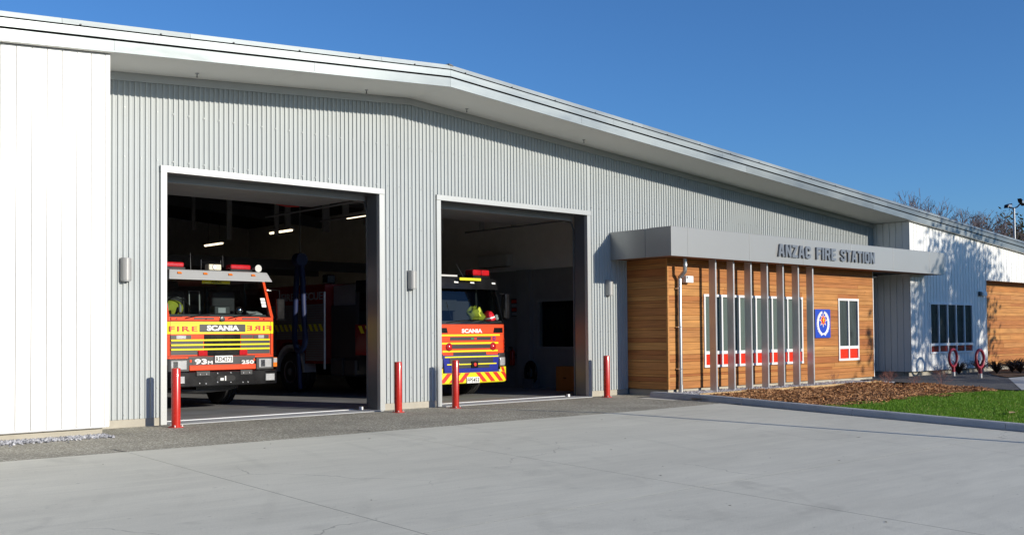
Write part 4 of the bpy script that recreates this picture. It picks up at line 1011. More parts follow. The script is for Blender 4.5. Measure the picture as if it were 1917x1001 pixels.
for a, b in ((-1.055, -.645), (.672, 1.02)):
    h = F.patch('marker_lamp', a, b, 1.405, 1.482, mTDG, t1, .009); F.patch('lens', a+.11, b-.11, 1.412, 1.475, mLENS, h, .012)
F.patch('panel', .40, .66, 1.41, 1.484, mTDG, t1, .008)
for a, b in ((-.508, -.326), (.358, .527)): F.patch('reflector', a, b, 1.085, 1.178, mBEAC, t1, .03)
for x in (-1.066, 1.066): F.patch('panel_gap', x-.004, x+.004, 1.09, 1.75, mDARK, t1, .0085, nx=1)
F.patch('panel_gap', -1.15, 1.15, 1.742, 1.752, mDARK, t1, .004); F.patch('panel_gap', -1.15, 1.15, 1.072, 1.082, mDARK, t1, .004)
for s in (-1, 1):
    MB().tube([(s*1.172, .50, 1.30), (s*1.172, .62, 1.30)], .014, 6).build('door_handle', mBLACK, t1)
    box('door_gap', mDARK, t1, s*1.171-.003, s*1.171+.003, .34, .348, .95, 1.83); box('door_gap', mDARK, t1, s*1.171-.003, s*1.171+.003, 1.20, 1.208, .95, 1.83)
box('windscreen_seal', mBLACK, t1, -1.07, 1.07, .006, .03, 1.828, 1.850)
for x in (-.95, -.35, .28, .90): MB().lathe([(.012, 0), (.012, -.014), (.004, -.018)], (x, -.012, 1.792), axis='y', n=8).build('washer_jet', mBLACK, t1)
# lower panel
F.patch('apron_panel', -.70, .708, .905, 1.065, mTDG, t1, .010)
F.patch('apron_bar', -.70, .708, .800, .903, mTRED, t1, .045, bevel=.01)
for x in (-.66, .69): F.patch('apron_clip', x-.02, x+.02, .96, 1.01, mTRED, t1, .016)
pl = F.patch('number_plate', -.177, .201, .942, 1.077, mPLATE, t1, .050, bevel=.004)
text('lettering', 'RD4273', -.160, .184, .962, 1.058, -.0505, mBDEC, pl, depth=.004, bold=.008)
q = F.patch('model_plate', -.63, -.197, .905, 1.035, mTDG, t1, .016); text('lettering', '93', -.585, -.335, .918, 1.022, -.017, mTWHITE, q, depth=.005, bold=.03); text('lettering', 'M', -.315, -.215, .918, .980, -.017, mTWHITE, q, depth=.005, bold=.03)
q = F.patch('model_plate', .385, .69, .890, .990, mTDG, t1, .016); text('lettering', '250', .405, .672, .905, .978, -.017, mTWHITE, q, depth=.005, bold=.03)
for a, b in ((-1.13, -.705), (.712, 1.11)):
    h = F.patch('headlight', a, b, .785, 1.035, mTDG, t1, .05, bevel=.012); F.patch('lens', a+.055, b-.055, .825, 1.0, mLENS, h, .062, bevel=.01); F.patch('lens', a+.10, a+.19, .845, .98, mCHROME, h, .066)
for s in (-1, 1):
    ind = MB().box(s*1.165-.045, s*1.165+.045, .0, .12, .83, 1.02).build('indicator', mAMBER, t1, bevel=.01); MB().box(s*1.165-.04, s*1.165+.04, -.004, -.001, .92, 1.01).build('lens', mLENS, ind)
# bumper
bm = MB(); bm.prism([(-1.215,.16),(-1.20,.0),(-1.12,-.12),(-.86,-.15),(.86,-.15),(1.12,-.12),(1.20,.0),(1.215,.16),(1.215,.55),(1.1,.55),(1.05,.10),(-1.05,.10),(-1.1,.55),(-1.215,.55)], 'z', .50, .775); bm = bm.build('bumper', mBLACK, t1, bevel=.015)
for s in (-1, 1):
    f_ = box('fog_light', mTDG, bm, s*.955-.115, s*.955+.115, -.165, -.135, .555, .715, bevel=.012); 
    box('fog_lens', mLENS, bm, s*.955-.095, s*.955+.095, -.172, -.166, .572, .70, bevel=.006)
box('bumper_plate', mTDG, bm, -.62, -.34, -.172, -.151, .70, .79, bevel=.006); box('bumper_plate', mTDG, bm, .30, .56, -.172, -.151, .70, .79, bevel=.006)
sl = MB(); sl.prism([(-.20,.62),(-.16,.585),(.16,.585),(.20,.62),(.20,.66),(.16,.695),(-.16,.695),(-.20,.66)], 'y', -.1535, -.15); sl.build('tow_slot', mDARK, bm)
box('tow_pin', mSTEEL, bm, -.025, .0, -.158, -.154, .595, .685); box('tow_hook', mGALV, bm, -.12, -.05, -.157, -.154, .60, .65)
for x, z in ((-.55,.73),(-.42,.73),(-.18,.74),(.10,.745),(.36,.735),(.49,.735),(-.55,.56),(-.42,.55),(-.18,.57),(.10,.56),(.36,.55),(.47,.55)):
    MB().lathe([(.014, 0), (.014, -.01), (.006, -.014)], (x, -.172 if z > .7 and (x < -.3 or x > .3) else -.151, z), axis='y', n=6).build('bolt', mSTEEL, bm)
# visor and roof things
vz = MB()
vz.hexa([(-1.10, -.02, 2.545), (1.10, -.02, 2.545), (1.06, .34, 2.60), (-1.06, .34, 2.60)], [(-1.04, .10, 2.735), (1.04, .10, 2.735), (1.03, .36, 2.76), (-1.03, .36, 2.76)])
vz = vz.build('sun_visor', mTGREY, t1, bevel=.012)
for x in (-.86, -.33, .20, .70):
    MB().hexa([(x-.045, .022, 2.655), (x+.045, .022, 2.655), (x+.045, .08, 2.655), (x-.045, .08, 2.655)], [(x-.035, .055, 2.692), (x+.035, .055, 2.692), (x+.035, .1, 2.692), (x-.035, .1, 2.692)]).build('marker_light', mAMBER, vz)
lb = box('name_board', mTYEL, t1, -.30, .295, .25, .262, 2.490, 2.556); text('lettering', 'ANZAC', -.11, .12, 2.505, 2.545, .2495, mBDEC, lb, depth=.003, bold=.03)
for a, b in ((-1.12, -.60), (.37, .84)):
    bb = MB(); bb.box(a, b, .36, .62, 2.765, 2.80); bb = bb.build('light_bar', mBLACK, t1); MB().box(a+.01, b-.01, .37, .61, 2.801, 2.90).build('lens', mBEAC, bb, bevel=.03)
hb = box('siren_box', mCREAM, t1, -.10, .17, .36, .55, 2.765, 2.885, bevel=.02); MB().lathe([(.05, .0), (.045, -.01), (.02, .02)], (.02, .352, 2.83), axis='y', n=14).build('horn', mSTEEL, hb)
MB().lathe([(.075, -.0), (.065, .03), (.035, .12), (.03, .22)], (.99, .36, 2.835), axis='y', n=18).build('air_horn', mACU, t1, smooth='auto'); box('horn_foot', mBLACK, t1, .97, 1.01, .45, .55, 2.74, 2.81)
for x, h in ((-.92, .30), (-.32, .34), (.38, .32)): MB().tube([(x, .7, 2.74), (x, .72, 2.78+h)], [.008, .004], 5).build('aerial', mBLACK, t1)
rk_ = MB(); rk_.tube([(-.16, .58, 2.93), (.26, .58, 2.93)], .012, 5); rk_.tube([(-.16, .58, 2.75), (-.16, .58, 2.98)], .014, 5); rk_.tube([(.26, .58, 2.75), (.26, .58, 2.98)], .014, 5); rk_.build('roof_rack', mBLACK, t1)
# wipers
for x, d in ((-.78, .62), (.12, .62)):
    yw = F.y(x, 1.86)-.018
    MB().tube([(x, -.03, 1.80), (x+d*.5, F.y(0, 1.87)-.02, 1.865), (x+d, F.y(0, 1.905)-.012, 1.905)], .010, 5).build('wiper', mBLACK, t1)
for a, b in ((-.60, -.18), (.42, .80)): box('washer_cover', mTDG, t1, a, b, -.020, -.013, 1.783, 1.815, bevel=.004)
MB().lathe([(.055, -.012), (.05, -.04), (.02, -.045)], (-.01, 0, 1.79), axis='y', n=14).build('bonnet_badge', mTDG, t1)
# cab interior bits
sw_ = MB(); sw_.torus((-.62, .62, 2.02), .24, .018, (1,0,0), (0,.45,.89), 26, 6); sw_.tube([(-.62, .62, 2.02), (-.62, .75, 1.85)], .03, 6); sw_.build('steering_wheel', mBLACK, t1, smooth=True)
v = MB(); v.ball((-.62, .93, 2.02), .26, .10, .17, 12, 8); v.build('driver_vest', mHIVIS, t1, smooth=True)
for x in (-.75, -.48): box('vest_stripe', mTGREY, t1, x-.02, x+.02, .812, .826, 1.94, 2.1)
box('dash_unit', mTDG, t1, .0, .35, .33, .55, 1.888, 2.06, bevel=.02); box('dash_screen', mACU, t1, .08, .24, .322, .329, 1.92, 2.02); MB().ball((.55, .34, 1.97), .08, .06, .08, 10, 8).build('hand_lamp', mCHROME, t1, smooth=True)
MB().hexa([(.72, .24, 1.888), (1.0, .22, 1.888), (1.0, .42, 1.888), (.74, .42, 1.888)], [(.72, .24, 1.90), (1.0, .22, 1.90), (1.0, .42, 1.96), (.74, .42, 1.96)]).build('clipboard', mTWHITE, t1)
for z in (2.065, 2.13, 2.195): F.patch('sticker', .93, 1.03, z-.028, z+.028, mTWHITE, t1, -.014, .017)
MB().tube([(-.30, .8, 1.9), (-.30, .82, 2.36), (-.08, .82, 2.36), (-.08, .8, 1.9)], .014, 5).build('hand_rail', mACU, t1)
# mirrors
for s in (-1, 1):
    mr = MB(); mr.tube([(s*1.12, .18, 2.40), (s*1.32, .10, 2.38), (s*1.34, .10, 1.85), (s*1.16, .2, 1.80)], .015, 6); mr = mr.build('mirror_arm', mBLACK, t1); MB().box(s*1.35-.10, s*1.35+.10, .06, .14, 1.78, 2.22).build('mirror', mBLACK, mr, bevel=.025)
    box('side_lamp', mGALV, t1, s*1.16-.0, s*1.16+.10*s, .32, .40, 2.38, 2.41) if s > 0 else None
# chassis, wheels, body
box('chassis', mBLACK, t1, -.45, .45, .2, 8.0, .42, .79); box('axle', mBLACK, t1, -.95, .95, 1.98, 2.12, .40, .56)
MB().tube([(-1.0, .30, .44), (-.4, .28, .40), (.2, .30, .42), (.5, .4, .46)], .05, 8).build('under_pipe', mTDG, t1, smooth=True)
for k in range(3): MB().tube([(-.95, .5+.12*k, .40+.03*k), (0, .48+.12*k, .36+.03*k), (.42, .6, .42)], .022, 6).build('under_hose', mTDG, t1)
for s in (-1, 1):
    wheel(t1, s*1.02, 2.05, .50, .29, s); wheel(t1, s*.98, 6.0, .50, .50, s)
    ar = MB(); ar.prism([(2.05+.62*math.cos(a), .5+.62*math.sin(a)) for a in [math.pi*i/12 for i in range(13)]] + [(2.05+.57*math.cos(a), .5+.57*math.sin(a)) for a in [math.pi*i/12 for i in range(12, -1, -1)]], 'x', s*.86, s*1.18); ar.build('mudguard', mBLACK, t1)
box('body', mTRED_SHADE, t1, -1.22, 1.22, 3.08, 7.9, .62, 2.95, bevel=.03)
for s in (-1, 1):
    for y0 in (3.25, 4.75, 6.3): box('shutter', mTSIL, t1, s*1.225-.006, s*1.225+.006, y0, y0+1.35, 1.0, 2.4)

# ---------- truck in the second bay
t2 = empty('fire_truck', (11.70, 1.62, .006)); tag(t2, 'newer rounded red fire truck with blue grille surround and chevron bumper, second bay', 'fire truck')
F2 = Front(1.20, .30, 1.715, .33, .03)
cab_base(t2, F2, .98, 2.78, 2.9, mTRED_SHADE, mBLACK, 2.50, 1.08, 1.05)
# black header with label over the glass
hd = MB(); n = 12
hd = F2.patch('sun_visor', -1.12, 1.12, 2.50, 2.74, mBLACK, t2, .075, .03)
q = box('name_board', mTYEL, t2, -.215, .425, .135, .15, 2.695, 2.752)
for x in (-.24, .24, .92): F2.patch('roof_marker', x-.06, x+.06, 2.635, 2.672, mTWHITE, t2, .082, .0)
rb = box('roof_rail', mACU, t2, -1.1, -.05, .42, .46, 2.79, 2.83); bc = box('beacon_bar', mBLACK, t2, .46, 1.0, .46, .78, 2.785, 2.84, bevel=.01); box('lens', mBEAC, bc, .47, .73, .47, .77, 2.841, 2.98, bevel=.03); box('lens', mBEAC, bc, .735, .99, .47, .77, 2.841, 2.98, bevel=.03)
MB().tube([(.20, .5, 2.79), (.0, .52, 3.10)], [.008, .003], 5).build('aerial', mBLACK, t2)
# front face
F2.patch('front_panel', -1.195, 1.195, .985, 1.70, mTRED, t2, .003, .002, nx=48)  # unshaded red over the front only; cab sides keep the shade-darkened red
text('lettering', 'SCANIA', -.285, .330, 1.488, 1.580, .004, mTWHITE, t2, depth=.012, bold=.045)
for s in (-1, 1):
    m = [(s*.67, s*.955)]
    a, b = sorted((s*.68, s*1.00)); F2.patch('air_inlet', a, b, 1.488, 1.605, mBLACK, t2, .006, .004, x0t=a+(.03 if s > 0 else 0), x1t=b-(.03 if s < 0 else 0))
for z, w in ((1.437, .90), (1.254, .85), (1.076, .83)): F2.patch('stripe', -w, w-.01, z-.019, z+.019, mTYEL, t2, .006)
F2.patch('grille_slot', -.62, .605, 1.320, 1.398, mTDG, t2, .007); F2.patch('grille_slot', -.565, .578, 1.135, 1.226, mTDG, t2, .007); F2.patch('grille_slot', -.53, .455, .985, 1.050, mTDG, t2, .007)
F2.patch('slot_badge', -.01, .07, 1.338, 1.38, M('green badge', (.02,.22,.08), .4), t2, .012); F2.patch('slot_badge', .08, .16, 1.338, 1.38, mTRDEC, t2, .012)
cst = F2.patch('crest', .66, .75, 1.315, 1.405, mTBLUE, t2, .008); F2.patch('crest_inner', .68, .73, 1.335, 1.385, mTRDEC, cst, .011)
for x in (-.648, .667):
    l = MB().lathe([(.082, .01), (.082, -.015), (.06, -.035), (.0, -.045)], (x, F2.y(x, 1.17), 1.173), axis='y', n=18).build('warning_lamp', mBEAC, t2, smooth='auto'); MB().lathe([(.095, .012), (.095, -.008), (.083, -.009)], (x, F2.y(x, 1.17), 1.173), axis='y', n=18).build('bezel', mTRED_SHADE, l)
for s in (-1, 1):
    a, b = sorted((s*1.04, s*1.185)); v = F2.patch('side_vent', a, b, 1.09, 1.35, mTRED, t2, .02); 
    for k in range(3): F2.patch('vent_slot', a+.025, b-.015, 1.115+k*.078, 1.165+k*.078, mBLACK, v, .024)
# blue lower grille surround
bl = F2.patch('grille_surround', -.80, .80, .585, .985, mTBLUE, t2, .035, .03, x0t=-.84, x1t=.84, bevel=.015)
F2.patch('lower_grille', -.66, .64, .80, .925, mTDG, bl, .042); F2.patch('lower_grille', -.54, .52, .69, .765, mTDG, bl, .042)
F2.patch('stripe', -.80, .80, .932, .962, mTYEL, bl, .046); F2.patch('stripe', -.74, .74, .766, .792, mTYEL, bl, .046)
tw = box('tow_cover', mBLACK, bl, -.045, .155, -.068, -.042, .69, .845, bevel=.02); MB().lathe([(.045, 0), (.04, -.012), (.0, -.014)], (.055, -.069, .768), axis='y', n=14).build('tow_eye', mTRDEC, tw)
MB().lathe([(.03, 0), (.025, -.02), (0, -.022)], (-.42, -.035, .79), axis='y', n=12).build('washer_cap', mACU, bl)
for s in (-1, 1):
    a, b = sorted((s*.83, s*1.13)); h = F2.patch('headlight', a, b, .70, 1.02, mTDG, t2, .03, .03, bevel=.012); F2.patch('lens', a+.03, b-.03, .725, .915, mLENS, h, .042, bevel=.008)
# bumper with chevrons
FB = Front(1.19, .26, 9, 0, .03)
bp_ = loft('bumper', [[(x*f, (y if y < .9 else .9)-.05+dy, z) for x, y in FB.plan(z, .9)] for z, f, dy in ((.345, .985, .02), (.37, 1., 0), (.50, 1., 0), (.585, 1., .0), (.59, .97, .04))], mTYEL, t2)
for k in range(-8, 9):
    xc = k*.26
    if k == 0: continue
    s = 1 if k > 0 else -1; w = .066
    xa, xb = xc-w+.13*-s, xc+w+.13*-s; xat, xbt = xc-w+.04*s, xc+w+.04*s
    a0, a1 = (xb-.26*0, xb) if False else (xa, xb)
    lim = 1.15
    if max(abs(xa), abs(xb), abs(xat), abs(xbt)) > lim: continue
    z0, z1 = .372, .582
    # chevrons rise towards the middle
    m = MB(); nx, nz = 3, 6; vv = []
    for d in (-.0555, -.045):
        for j in range(nz+1):
            t_ = j/nz; z = z0+(z1-z0)*t_
            for i in range(nx+1):
                x = (xbt if s < 0 else xat)*0 + (xc + s*.105 - s*.21*t_) - w + 2*w*i/nx
                x = max(-1.17, min(1.17, x)); vv.append((x, FB.y(x, z)+d, z))
    h = (nx+1)*(nz+1); m.v = vv
    for j in range(nz):
        for i in range(nx): a = j*(nx+1)+i; m.f.append((a, a+1, a+nx+2, a+nx+1))
    for j in range(nz):
        for i in (0, nx): a = j*(nx+1)+i; m.f.append((a, a+nx+1, h+a+nx+1, h+a))
    m.mi = [0]*len(m.f); m.build('chevron', mTRDEC, bp_, fix=False)
for s in (-1, 1):
    a, b = sorted((s*.86, s*1.165)); FB.patch('bumper_corner', a, b, .586, .698, mTYEL, t2, .05, .03); a, b = sorted((s*.93, s*1.02)); FB.patch('chevron', a, b, .588, .696, mTRDEC, t2, .055, .0, x0t=a-s*.06, x1t=b-s*.06)
pl = box('number_plate', mPLATE, t2, -.195, .185, -.075, -.062, .348, .485, bevel=.004); text('lettering', 'FPS453', -.175, .165, .368, .464, -.0755, mBDEC, pl, depth=.004, bold=.006)
MB().lathe([(.035, 0), (.03, -.015), (0, -.018)], (.83, FB.y(.83, .6)-.05, .61), axis='y', n=12).build('fog_light', mLENS, t2)
for z in (1.462, 1.282, 1.102): F2.patch('panel_gap', -1.10, 1.10, z-.003, z+.003, mDARK, t2, .0048)
for s in (-1, 1):
    box('door_gap', mDARK, t2, s*1.201-.003, s*1.201+.003, .42, .428, 1.0, 1.70); box('door_gap', mDARK, t2, s*1.201-.003, s*1.201+.003, 1.25, 1.258, 1.0, 1.70)
# wipers, aerial, mirrors
MB().tube([(-.72, .0, 1.72), (-.30, F2.y(.3, 1.76)-.012, 1.765), (.26, F2.y(.26, 1.79)-.01, 1.795)], .010, 5).build('wiper', mBLACK, t2); MB().tube([(.10, .0, 1.715), (.42, F2.y(.4, 1.75)-.012, 1.75), (.90, F2.y(.9, 1.77)-.01, 1.765)], .010, 5).build('wiper', mBLACK, t2)
MB().tube([(-.50, .10, 1.80), (-.60, .16, 2.22)], [.010, .004], 5).build('aerial', mBLACK, t2)
F2.patch('cowl', -1.1, 1.1, 1.685, 1.735, mBLACK, t2, .012)
for s in (-1, 1):
    mr = MB(); mr.tube([(s*1.10, .24, 2.42), (s*1.24, .20, 2.40)], .02, 6); mr = mr.build('mirror_arm', mBLACK, t2); MB().box(s*1.27-.08, s*1.27+.08, .14, .30, 1.80, 2.42).build('mirror', mBLACK, mr, bevel=.05)
MB().torus((-.60, .60, 1.92), .23, .018, (1,0,0), (0,.4,.917), 26, 6).build('steering_wheel', mBLACK, t2, smooth=True)
box('rear_screen', mTDG, t2, -.10, .36, .95, .98, 2.02, 2.42); MB().tube([(-.30, .9, 1.80), (-.28, .9, 2.22), (-.18, .9, 2.25), (-.17, .9, 1.8)], .03, 6).build('seat_frame', mACU, t2)
# side of the cab and body (faces -x)
box('cab_step', mTDG, t2, -1.19, 1.19, .35, .95, .42, .97); box('chassis', mBLACK, t2, -.45, .45, .2, 8.3, .42, .95)
for s in (-1, 1):
    wheel(t2, s*1.03, 1.45, .50, .29, s); wheel(t2, s*1.0, 5.85, .52, .52, s)
    ar = MB(); ar.prism([(5.85+.72*math.cos(a), .52+.72*math.sin(a)) for a in [math.pi*i/14 for i in range(15)]] + [(5.85+.63*math.cos(a), .52+.63*math.sin(a)) for a in [math.pi*i/14 for i in range(14, -1, -1)]], 'x', s*.9, s*1.25); ar.build('mudguard', mACU, t2)
bd = MB(); bd.prism([(4.2,.75),(5.15,.75),(5.15,1.0),(5.45,1.28),(6.25,1.28),(6.55,1.0),(6.55,.75),(8.2,.75),(8.2,2.75),(4.2,2.75)], 'x', -1.22, 1.22); bd = bd.build('body', mTRED_SHADE, t2)
box('pump_bay', mTDG, t2, -1.05, 1.05, 2.95, 4.18, .6, 2.2); box('pump_top', mTSIL, t2, -1.0, 1.0, 3.2, 4.15, 2.2, 2.70)
for s in (-1, 1):
    for y0, y1, z0 in ((4.25, 5.1, .82), (5.15, 6.55, 1.36), (6.6, 8.1, .82)):
        sh = MB(); z = z0
        while z < 2.25: sh.box(s*1.222-.008, s*1.222+.008, y0, y1, z, z+.052); z += .06
        tag(sh.build('shutter', mTSIL, bd), kind='stuff')
    for k in range(16):
        y = 4.25+k*.24; a = 1.232*s; b = 1.236*s; m = MB(); m.hexa([(a,y,1.57),(a,y+.12,1.57),(b,y+.12,1.57),(b,y,1.57)], [(a,y+.12,1.75),(a,y+.24,1.75),(b,y+.24,1.75),(b,y+.12,1.75)]); m.build('side_chevron', mTYEL, bd)
    for k in range(8):
        y = .55+k*.28; a = 1.203*s; b = 1.207*s; m = MB(); m.hexa([(a,y,1.50),(a,y+.14,1.50),(b,y+.14,1.50),(b,y,1.50)], [(a,y+.12,1.68),(a,y+.26,1.68),(b,y+.26,1.68),(b,y+.12,1.68)]); m.build('side_chevron', mTYEL, t2)
text_side('lettering', 'FIRE RESCUE', 6.3, 4.3, 2.36, 2.56, -1.226, mTGREY, bd)  # white letters greyed, the dimness of the bay put into their colour
box('upper_panel', mTRED_SHADE, bd, -1.2235, 1.2235, 4.22, 8.15, 2.30, 2.72)
MB().tube([(-1.27, 4.15, .62), (-1.27, 4.15, 2.55)], .035, 8).build('grab_rail', mGALV, t2); box('search_light', mBLACK, t2, -1.24, -1.0, 4.05, 4.3, 2.75, 2.98, bevel=.03)
for x0, x1 in ((3.0, 3.5), (3.55, 4.1)): box('tank', mTDG, t2, -1.15, -.6, x0, x1, .45, .9, bevel=.06)

# gear lying on the dash of that truck
o = empty('helmet', (12.43, 1.62+F2.y(.6, 1.77)+.17, 1.772)); tag(o, 'red fire helmet with pale band on the newer truck dashboard', 'helmet')
MB().lathe([(.155, 0), (.165, .015), (.15, .05), (.135, .13), (.10, .20), (.05, .235), (0, .245)], (0, 0, .006), n=20).build('shell', mHELM, o, smooth='auto'); MB().lathe([(.150, .058), (.146, .09)], (0, 0, .006), n=20).build('band', mTWHITE, o)
o.rotation_euler = (0, R(-14), 0)
o = empty('jacket', (12.02, 1.62+F2.y(.3, 1.77)+.19, 1.772)); tag(o, 'crumpled yellow high visibility jacket on the newer truck dashboard', 'jacket')
jm = MB(); jm.ball((0, 0, .13), .25, .12, .17, 18, 12)
for i, v_ in enumerate(jm.v):
    r_ = random.Random(i//3); jm.v[i] = (v_[0]*(1+r_.uniform(-.22, .22)) + .05*math.sin(v_[2]*22), v_[1]*(1+r_.uniform(-.2, .2)), max(.012, v_[2]*(1+r_.uniform(-.2, .25)) + .05*v_[0]))
jm.build('cloth', mHIVIS, o, smooth=True)
o = empty('glove', (12.64, 1.62+F2.y(.85, 1.77)+.15, 1.772)); tag(o, 'small pale glove beside the red helmet behind the windscreen', 'glove')
g_ = MB(); g_.ball((0, 0, .06), .06, .05, .05, 10, 6); g_.tube([(.02, 0, .09), (.03, -.01, .14)], [.018, .012], 6); g_.tube([(-.02, 0, .09), (-.03, -.01, .145)], [.018, .012], 6); g_.tube([(0, 0, .09), (0, -.01, .155)], [.018, .012], 6); g_.build('cloth', mTWHITE, o, smooth=True)

# ================================================================== PLANTS, TREES, BACKGROUND
def grow(m_thick, m_thin, p, d, l, r, depth, rg, spread, thin_at, up=.12, kids=(2, 3), leaves=None, rmin=.0):
    r = max(r, rmin); q = p; dd = d.copy(); pts = [p.copy()]; rad = [r]
    for k in range(3):
        dd = (dd + Vector((rg.gauss(0, .12), rg.gauss(0, .12), rg.gauss(0, .08)+up*.3))).normalized(); q = q + dd*l/3; pts.append(q.copy()); rad.append(r*(1-.12*(k+1)))
    (m_thick if r > thin_at else m_thin).tube(pts, rad, 6 if r > thin_at else 3, caps=False)
    if depth == 0:
        if leaves is not None: leaves.append(q)
        return
    for _ in range(rg.randint(*kids)):
        ax = Vector((rg.gauss(0, 1), rg.gauss(0, 1), rg.gauss(0, 1))).normalized()
        nd = (Matrix.Rotation(rg.uniform(.5, 1.)*spread, 3, ax) @ dd); nd.z += up; nd.normalize()
        t = rg.uniform(.45, 1.0); base = pts[1].lerp(pts[3], t)
        grow(m_thick, m_thin, base, nd, l*rg.uniform(.62, .86), r*.62, depth-1, rg, spread, thin_at, up, kids, leaves, rmin)
def bare_tree(x, y, z, h, seed, label, spread=.75):
    o = empty('bare_tree', (x, y, z)); tag(o, label, 'tree', 'leafless trees behind the station'); rg = random.Random(seed); a = MB(); b = MB()
    a.tube([(0, 0, 0), (.05, .02, h*.16), (.0, .05, h*.30)], [.24, .19, .17], 8)
    for k in range(10):
        d = Vector((math.cos(k*.63+rg.random()), math.sin(k*.63+rg.random()), rg.uniform(.9, 1.8))).normalized()
        grow(a, b, Vector((0, .03, h*rg.uniform(.20, .30))), d, h*.205, .075, 6, rg, spread, .03, .10, (2, 3), None, .013)
    a.build('trunk', mBARK, o, smooth=True, fix=False); b.build('crown', mTWIG, o, fix=False)
bare_tree(69.5, 20, -.1, 13.0, 3, 'leafless tree above the roof, leftmost of the bare ones')
bare_tree(73.8, 22, -.1, 12.8, 9, 'leafless tree above the roof, second of the bare ones from left')
bare_tree(79.0, 20, -.1, 12.6, 5, 'leafless tree above the roof, third of the bare ones from left')
bare_tree(83.4, 21, -.1, 11.6, 12, 'leafless tree nearest the floodlight pole')
def leaf_cloud(m, pts, n, sig, size, rg):
    for c in pts:
        for _ in range(n):
            p = c + Vector((rg.gauss(0, sig), rg.gauss(0, sig), rg.gauss(0, sig*.8))); s = size*rg.uniform(.6, 1.3)
            u = Vector((rg.gauss(0, 1), rg.gauss(0, 1), rg.gauss(0, 1))).normalized(); v = u.orthogonal().normalized(); w = u.cross(v)
            m.add([p-v*s, p+w*s*.45, p+v*s, p-w*s*.45], [(0,1,2,3)])
def leafy_tree(name, x, y, z, h, seed, label, group, mat, n, sig, size, depth=4, spread=.8, l=.24, trunk=.3, kids=(2, 3), nb=6):
    o = empty(name, (x, y, z)); tag(o, label, 'tree', group); rg = random.Random(seed); a = MB(); b = MB(); tips = []
    a.tube([(0, 0, 0), (.05, .02, h*trunk*.5), (.0, .05, h*trunk)], [.26, .2, .18], 8)
    for k in range(nb):
        d = Vector((math.cos(k*6.28/nb+rg.random()*.6), math.sin(k*6.28/nb+rg.random()*.6), rg.uniform(.5, 1.5))).normalized()
        grow(a, b, Vector((0, .03, h*trunk*rg.uniform(.7, 1.))), d, h*l, .12, depth, rg, spread, .03, .06, kids, tips)
    a.build('trunk', mBARK, o, smooth=True, fix=False); b.build('branches', mTWIG, o, fix=False)
    c = MB(); leaf_cloud(c, tips, n, sig, size, rg); c.build('crown', mat, o, fix=False)
leafy_tree('evergreen_tree', 87.6, 19.0, -.1, 12.2, 21, 'brown green evergreen tree at the right edge behind the roof', None, mLEAF, 14, .5, .16, depth=4, spread=.8, l=.24, trunk=.35)
leafy_tree('evergreen_tree', 91.6, 20.0, -.1, 12.6, 24, 'dark evergreen tree cut by the right edge of the photo', None, mLEAF, 14, .5, .16, depth=4, spread=.8, l=.24, trunk=.35)
# tree outside the frame whose shade dapples the right end of the building
leafy_tree('street_tree', 35.3, -17.2, zg(-17.2), 10.8, 33, 'leafy street tree outside the picture that shades the right end of the station', None, mLEAF2, 27, .50, .15, depth=4, spread=.78, l=.23, trunk=.38, kids=(2, 3), nb=8)

# unseen road and hedges, added to shape the ambient light and window reflections
struct(sheet('road', [-200, 200], [-44, -30.2], lambda x, y: zg(-30)-.02, mPATH))
def hedge(x0, x1, y0, y1, h, seed, label):
    o = empty('shade_hedge', ((x0+x1)/2, (y0+y1)/2, zg(y0)-.12)); tag(o, label, 'hedge'); rg = random.Random(seed)
    hx, hy = (x1-x0)/2, (y1-y0)/2; m = MB(); n = 40
    for k in range(n):
        if hx > hy: a = -hx+2*hx*k/n; m.box(a, a+2*hx/n*1.0, -hy*rg.uniform(.6, .9), hy*rg.uniform(.6, .9), 0, h*rg.uniform(.72, .98))
        else: a = -hy+2*hy*k/n; m.box(-hx*rg.uniform(.6, .9), hx*rg.uniform(.6, .9), a, a+2*hy/n, 0, h*rg.uniform(.72, .98))
    m.build('inner_growth', mHEDGE, o)
    c = MB()
    for _ in range(9000):
        p = Vector((rg.uniform(-hx, hx), rg.uniform(-hy, hy), rg.uniform(.1, h))); s_ = rg.uniform(.15, .4)
        u = Vector((rg.gauss(0, 1), rg.gauss(0, 1), rg.gauss(0, 1))).normalized(); v = u.orthogonal().normalized(); w = u.cross(v)
        c.add([p-v*s_, p+w*s_*.5, p+v*s_, p-w*s_*.5], [(0,1,2,3)])
    c.build('foliage', mLEAF2, o, fix=False)
mHEDGE = M('hedge inside', (.025,.03,.014), .95)
hedge(-70, 300, -52, -46, 8.0, 51, 'long unseen hedge added across the road to cut the low sky light')
hedge(-22, -17, -42, 6, 8.5, 52, 'tall hedge added outside the picture at left to dim the ambient light')
# floodlight pole
o = empty('floodlight_pole', (75.0, 15.0, -.1)); tag(o, 'tall grey pole with two dark floodlights above the trees', 'floodlight')
MB().tube([(0, 0, 0), (0, 0, 10.45)], [.13, .075], 12).build('pole', mPOLE, o, smooth='auto'); MB().tube([(-.75, .0, 10.42), (.0, .0, 10.45), (.62, 0, 10.60), (1.0, 0, 10.80)], .05, 6).build('crossarm', mBLACK, o)
for (x, z, a) in ((-1.0, 10.55, .35), (1.35, 11.0, -.6)):
    m = MB(); m.box(-.38, .38, -.16, .16, -.13, .13)
    m.v = [(x+v_[0]*math.cos(a)+v_[2]*math.sin(a), v_[1], z-v_[0]*math.sin(a)*-1*(1 if a > 0 else 1)*.6+v_[2]) for v_ in m.v]; fl = m.build('floodlight', mBLACK, o, bevel=.04)
    m = MB(); m.box(x-.25, x+.25, -.17, -.1605, z-.08, z+.08); m.build('lens', mGALV, fl)

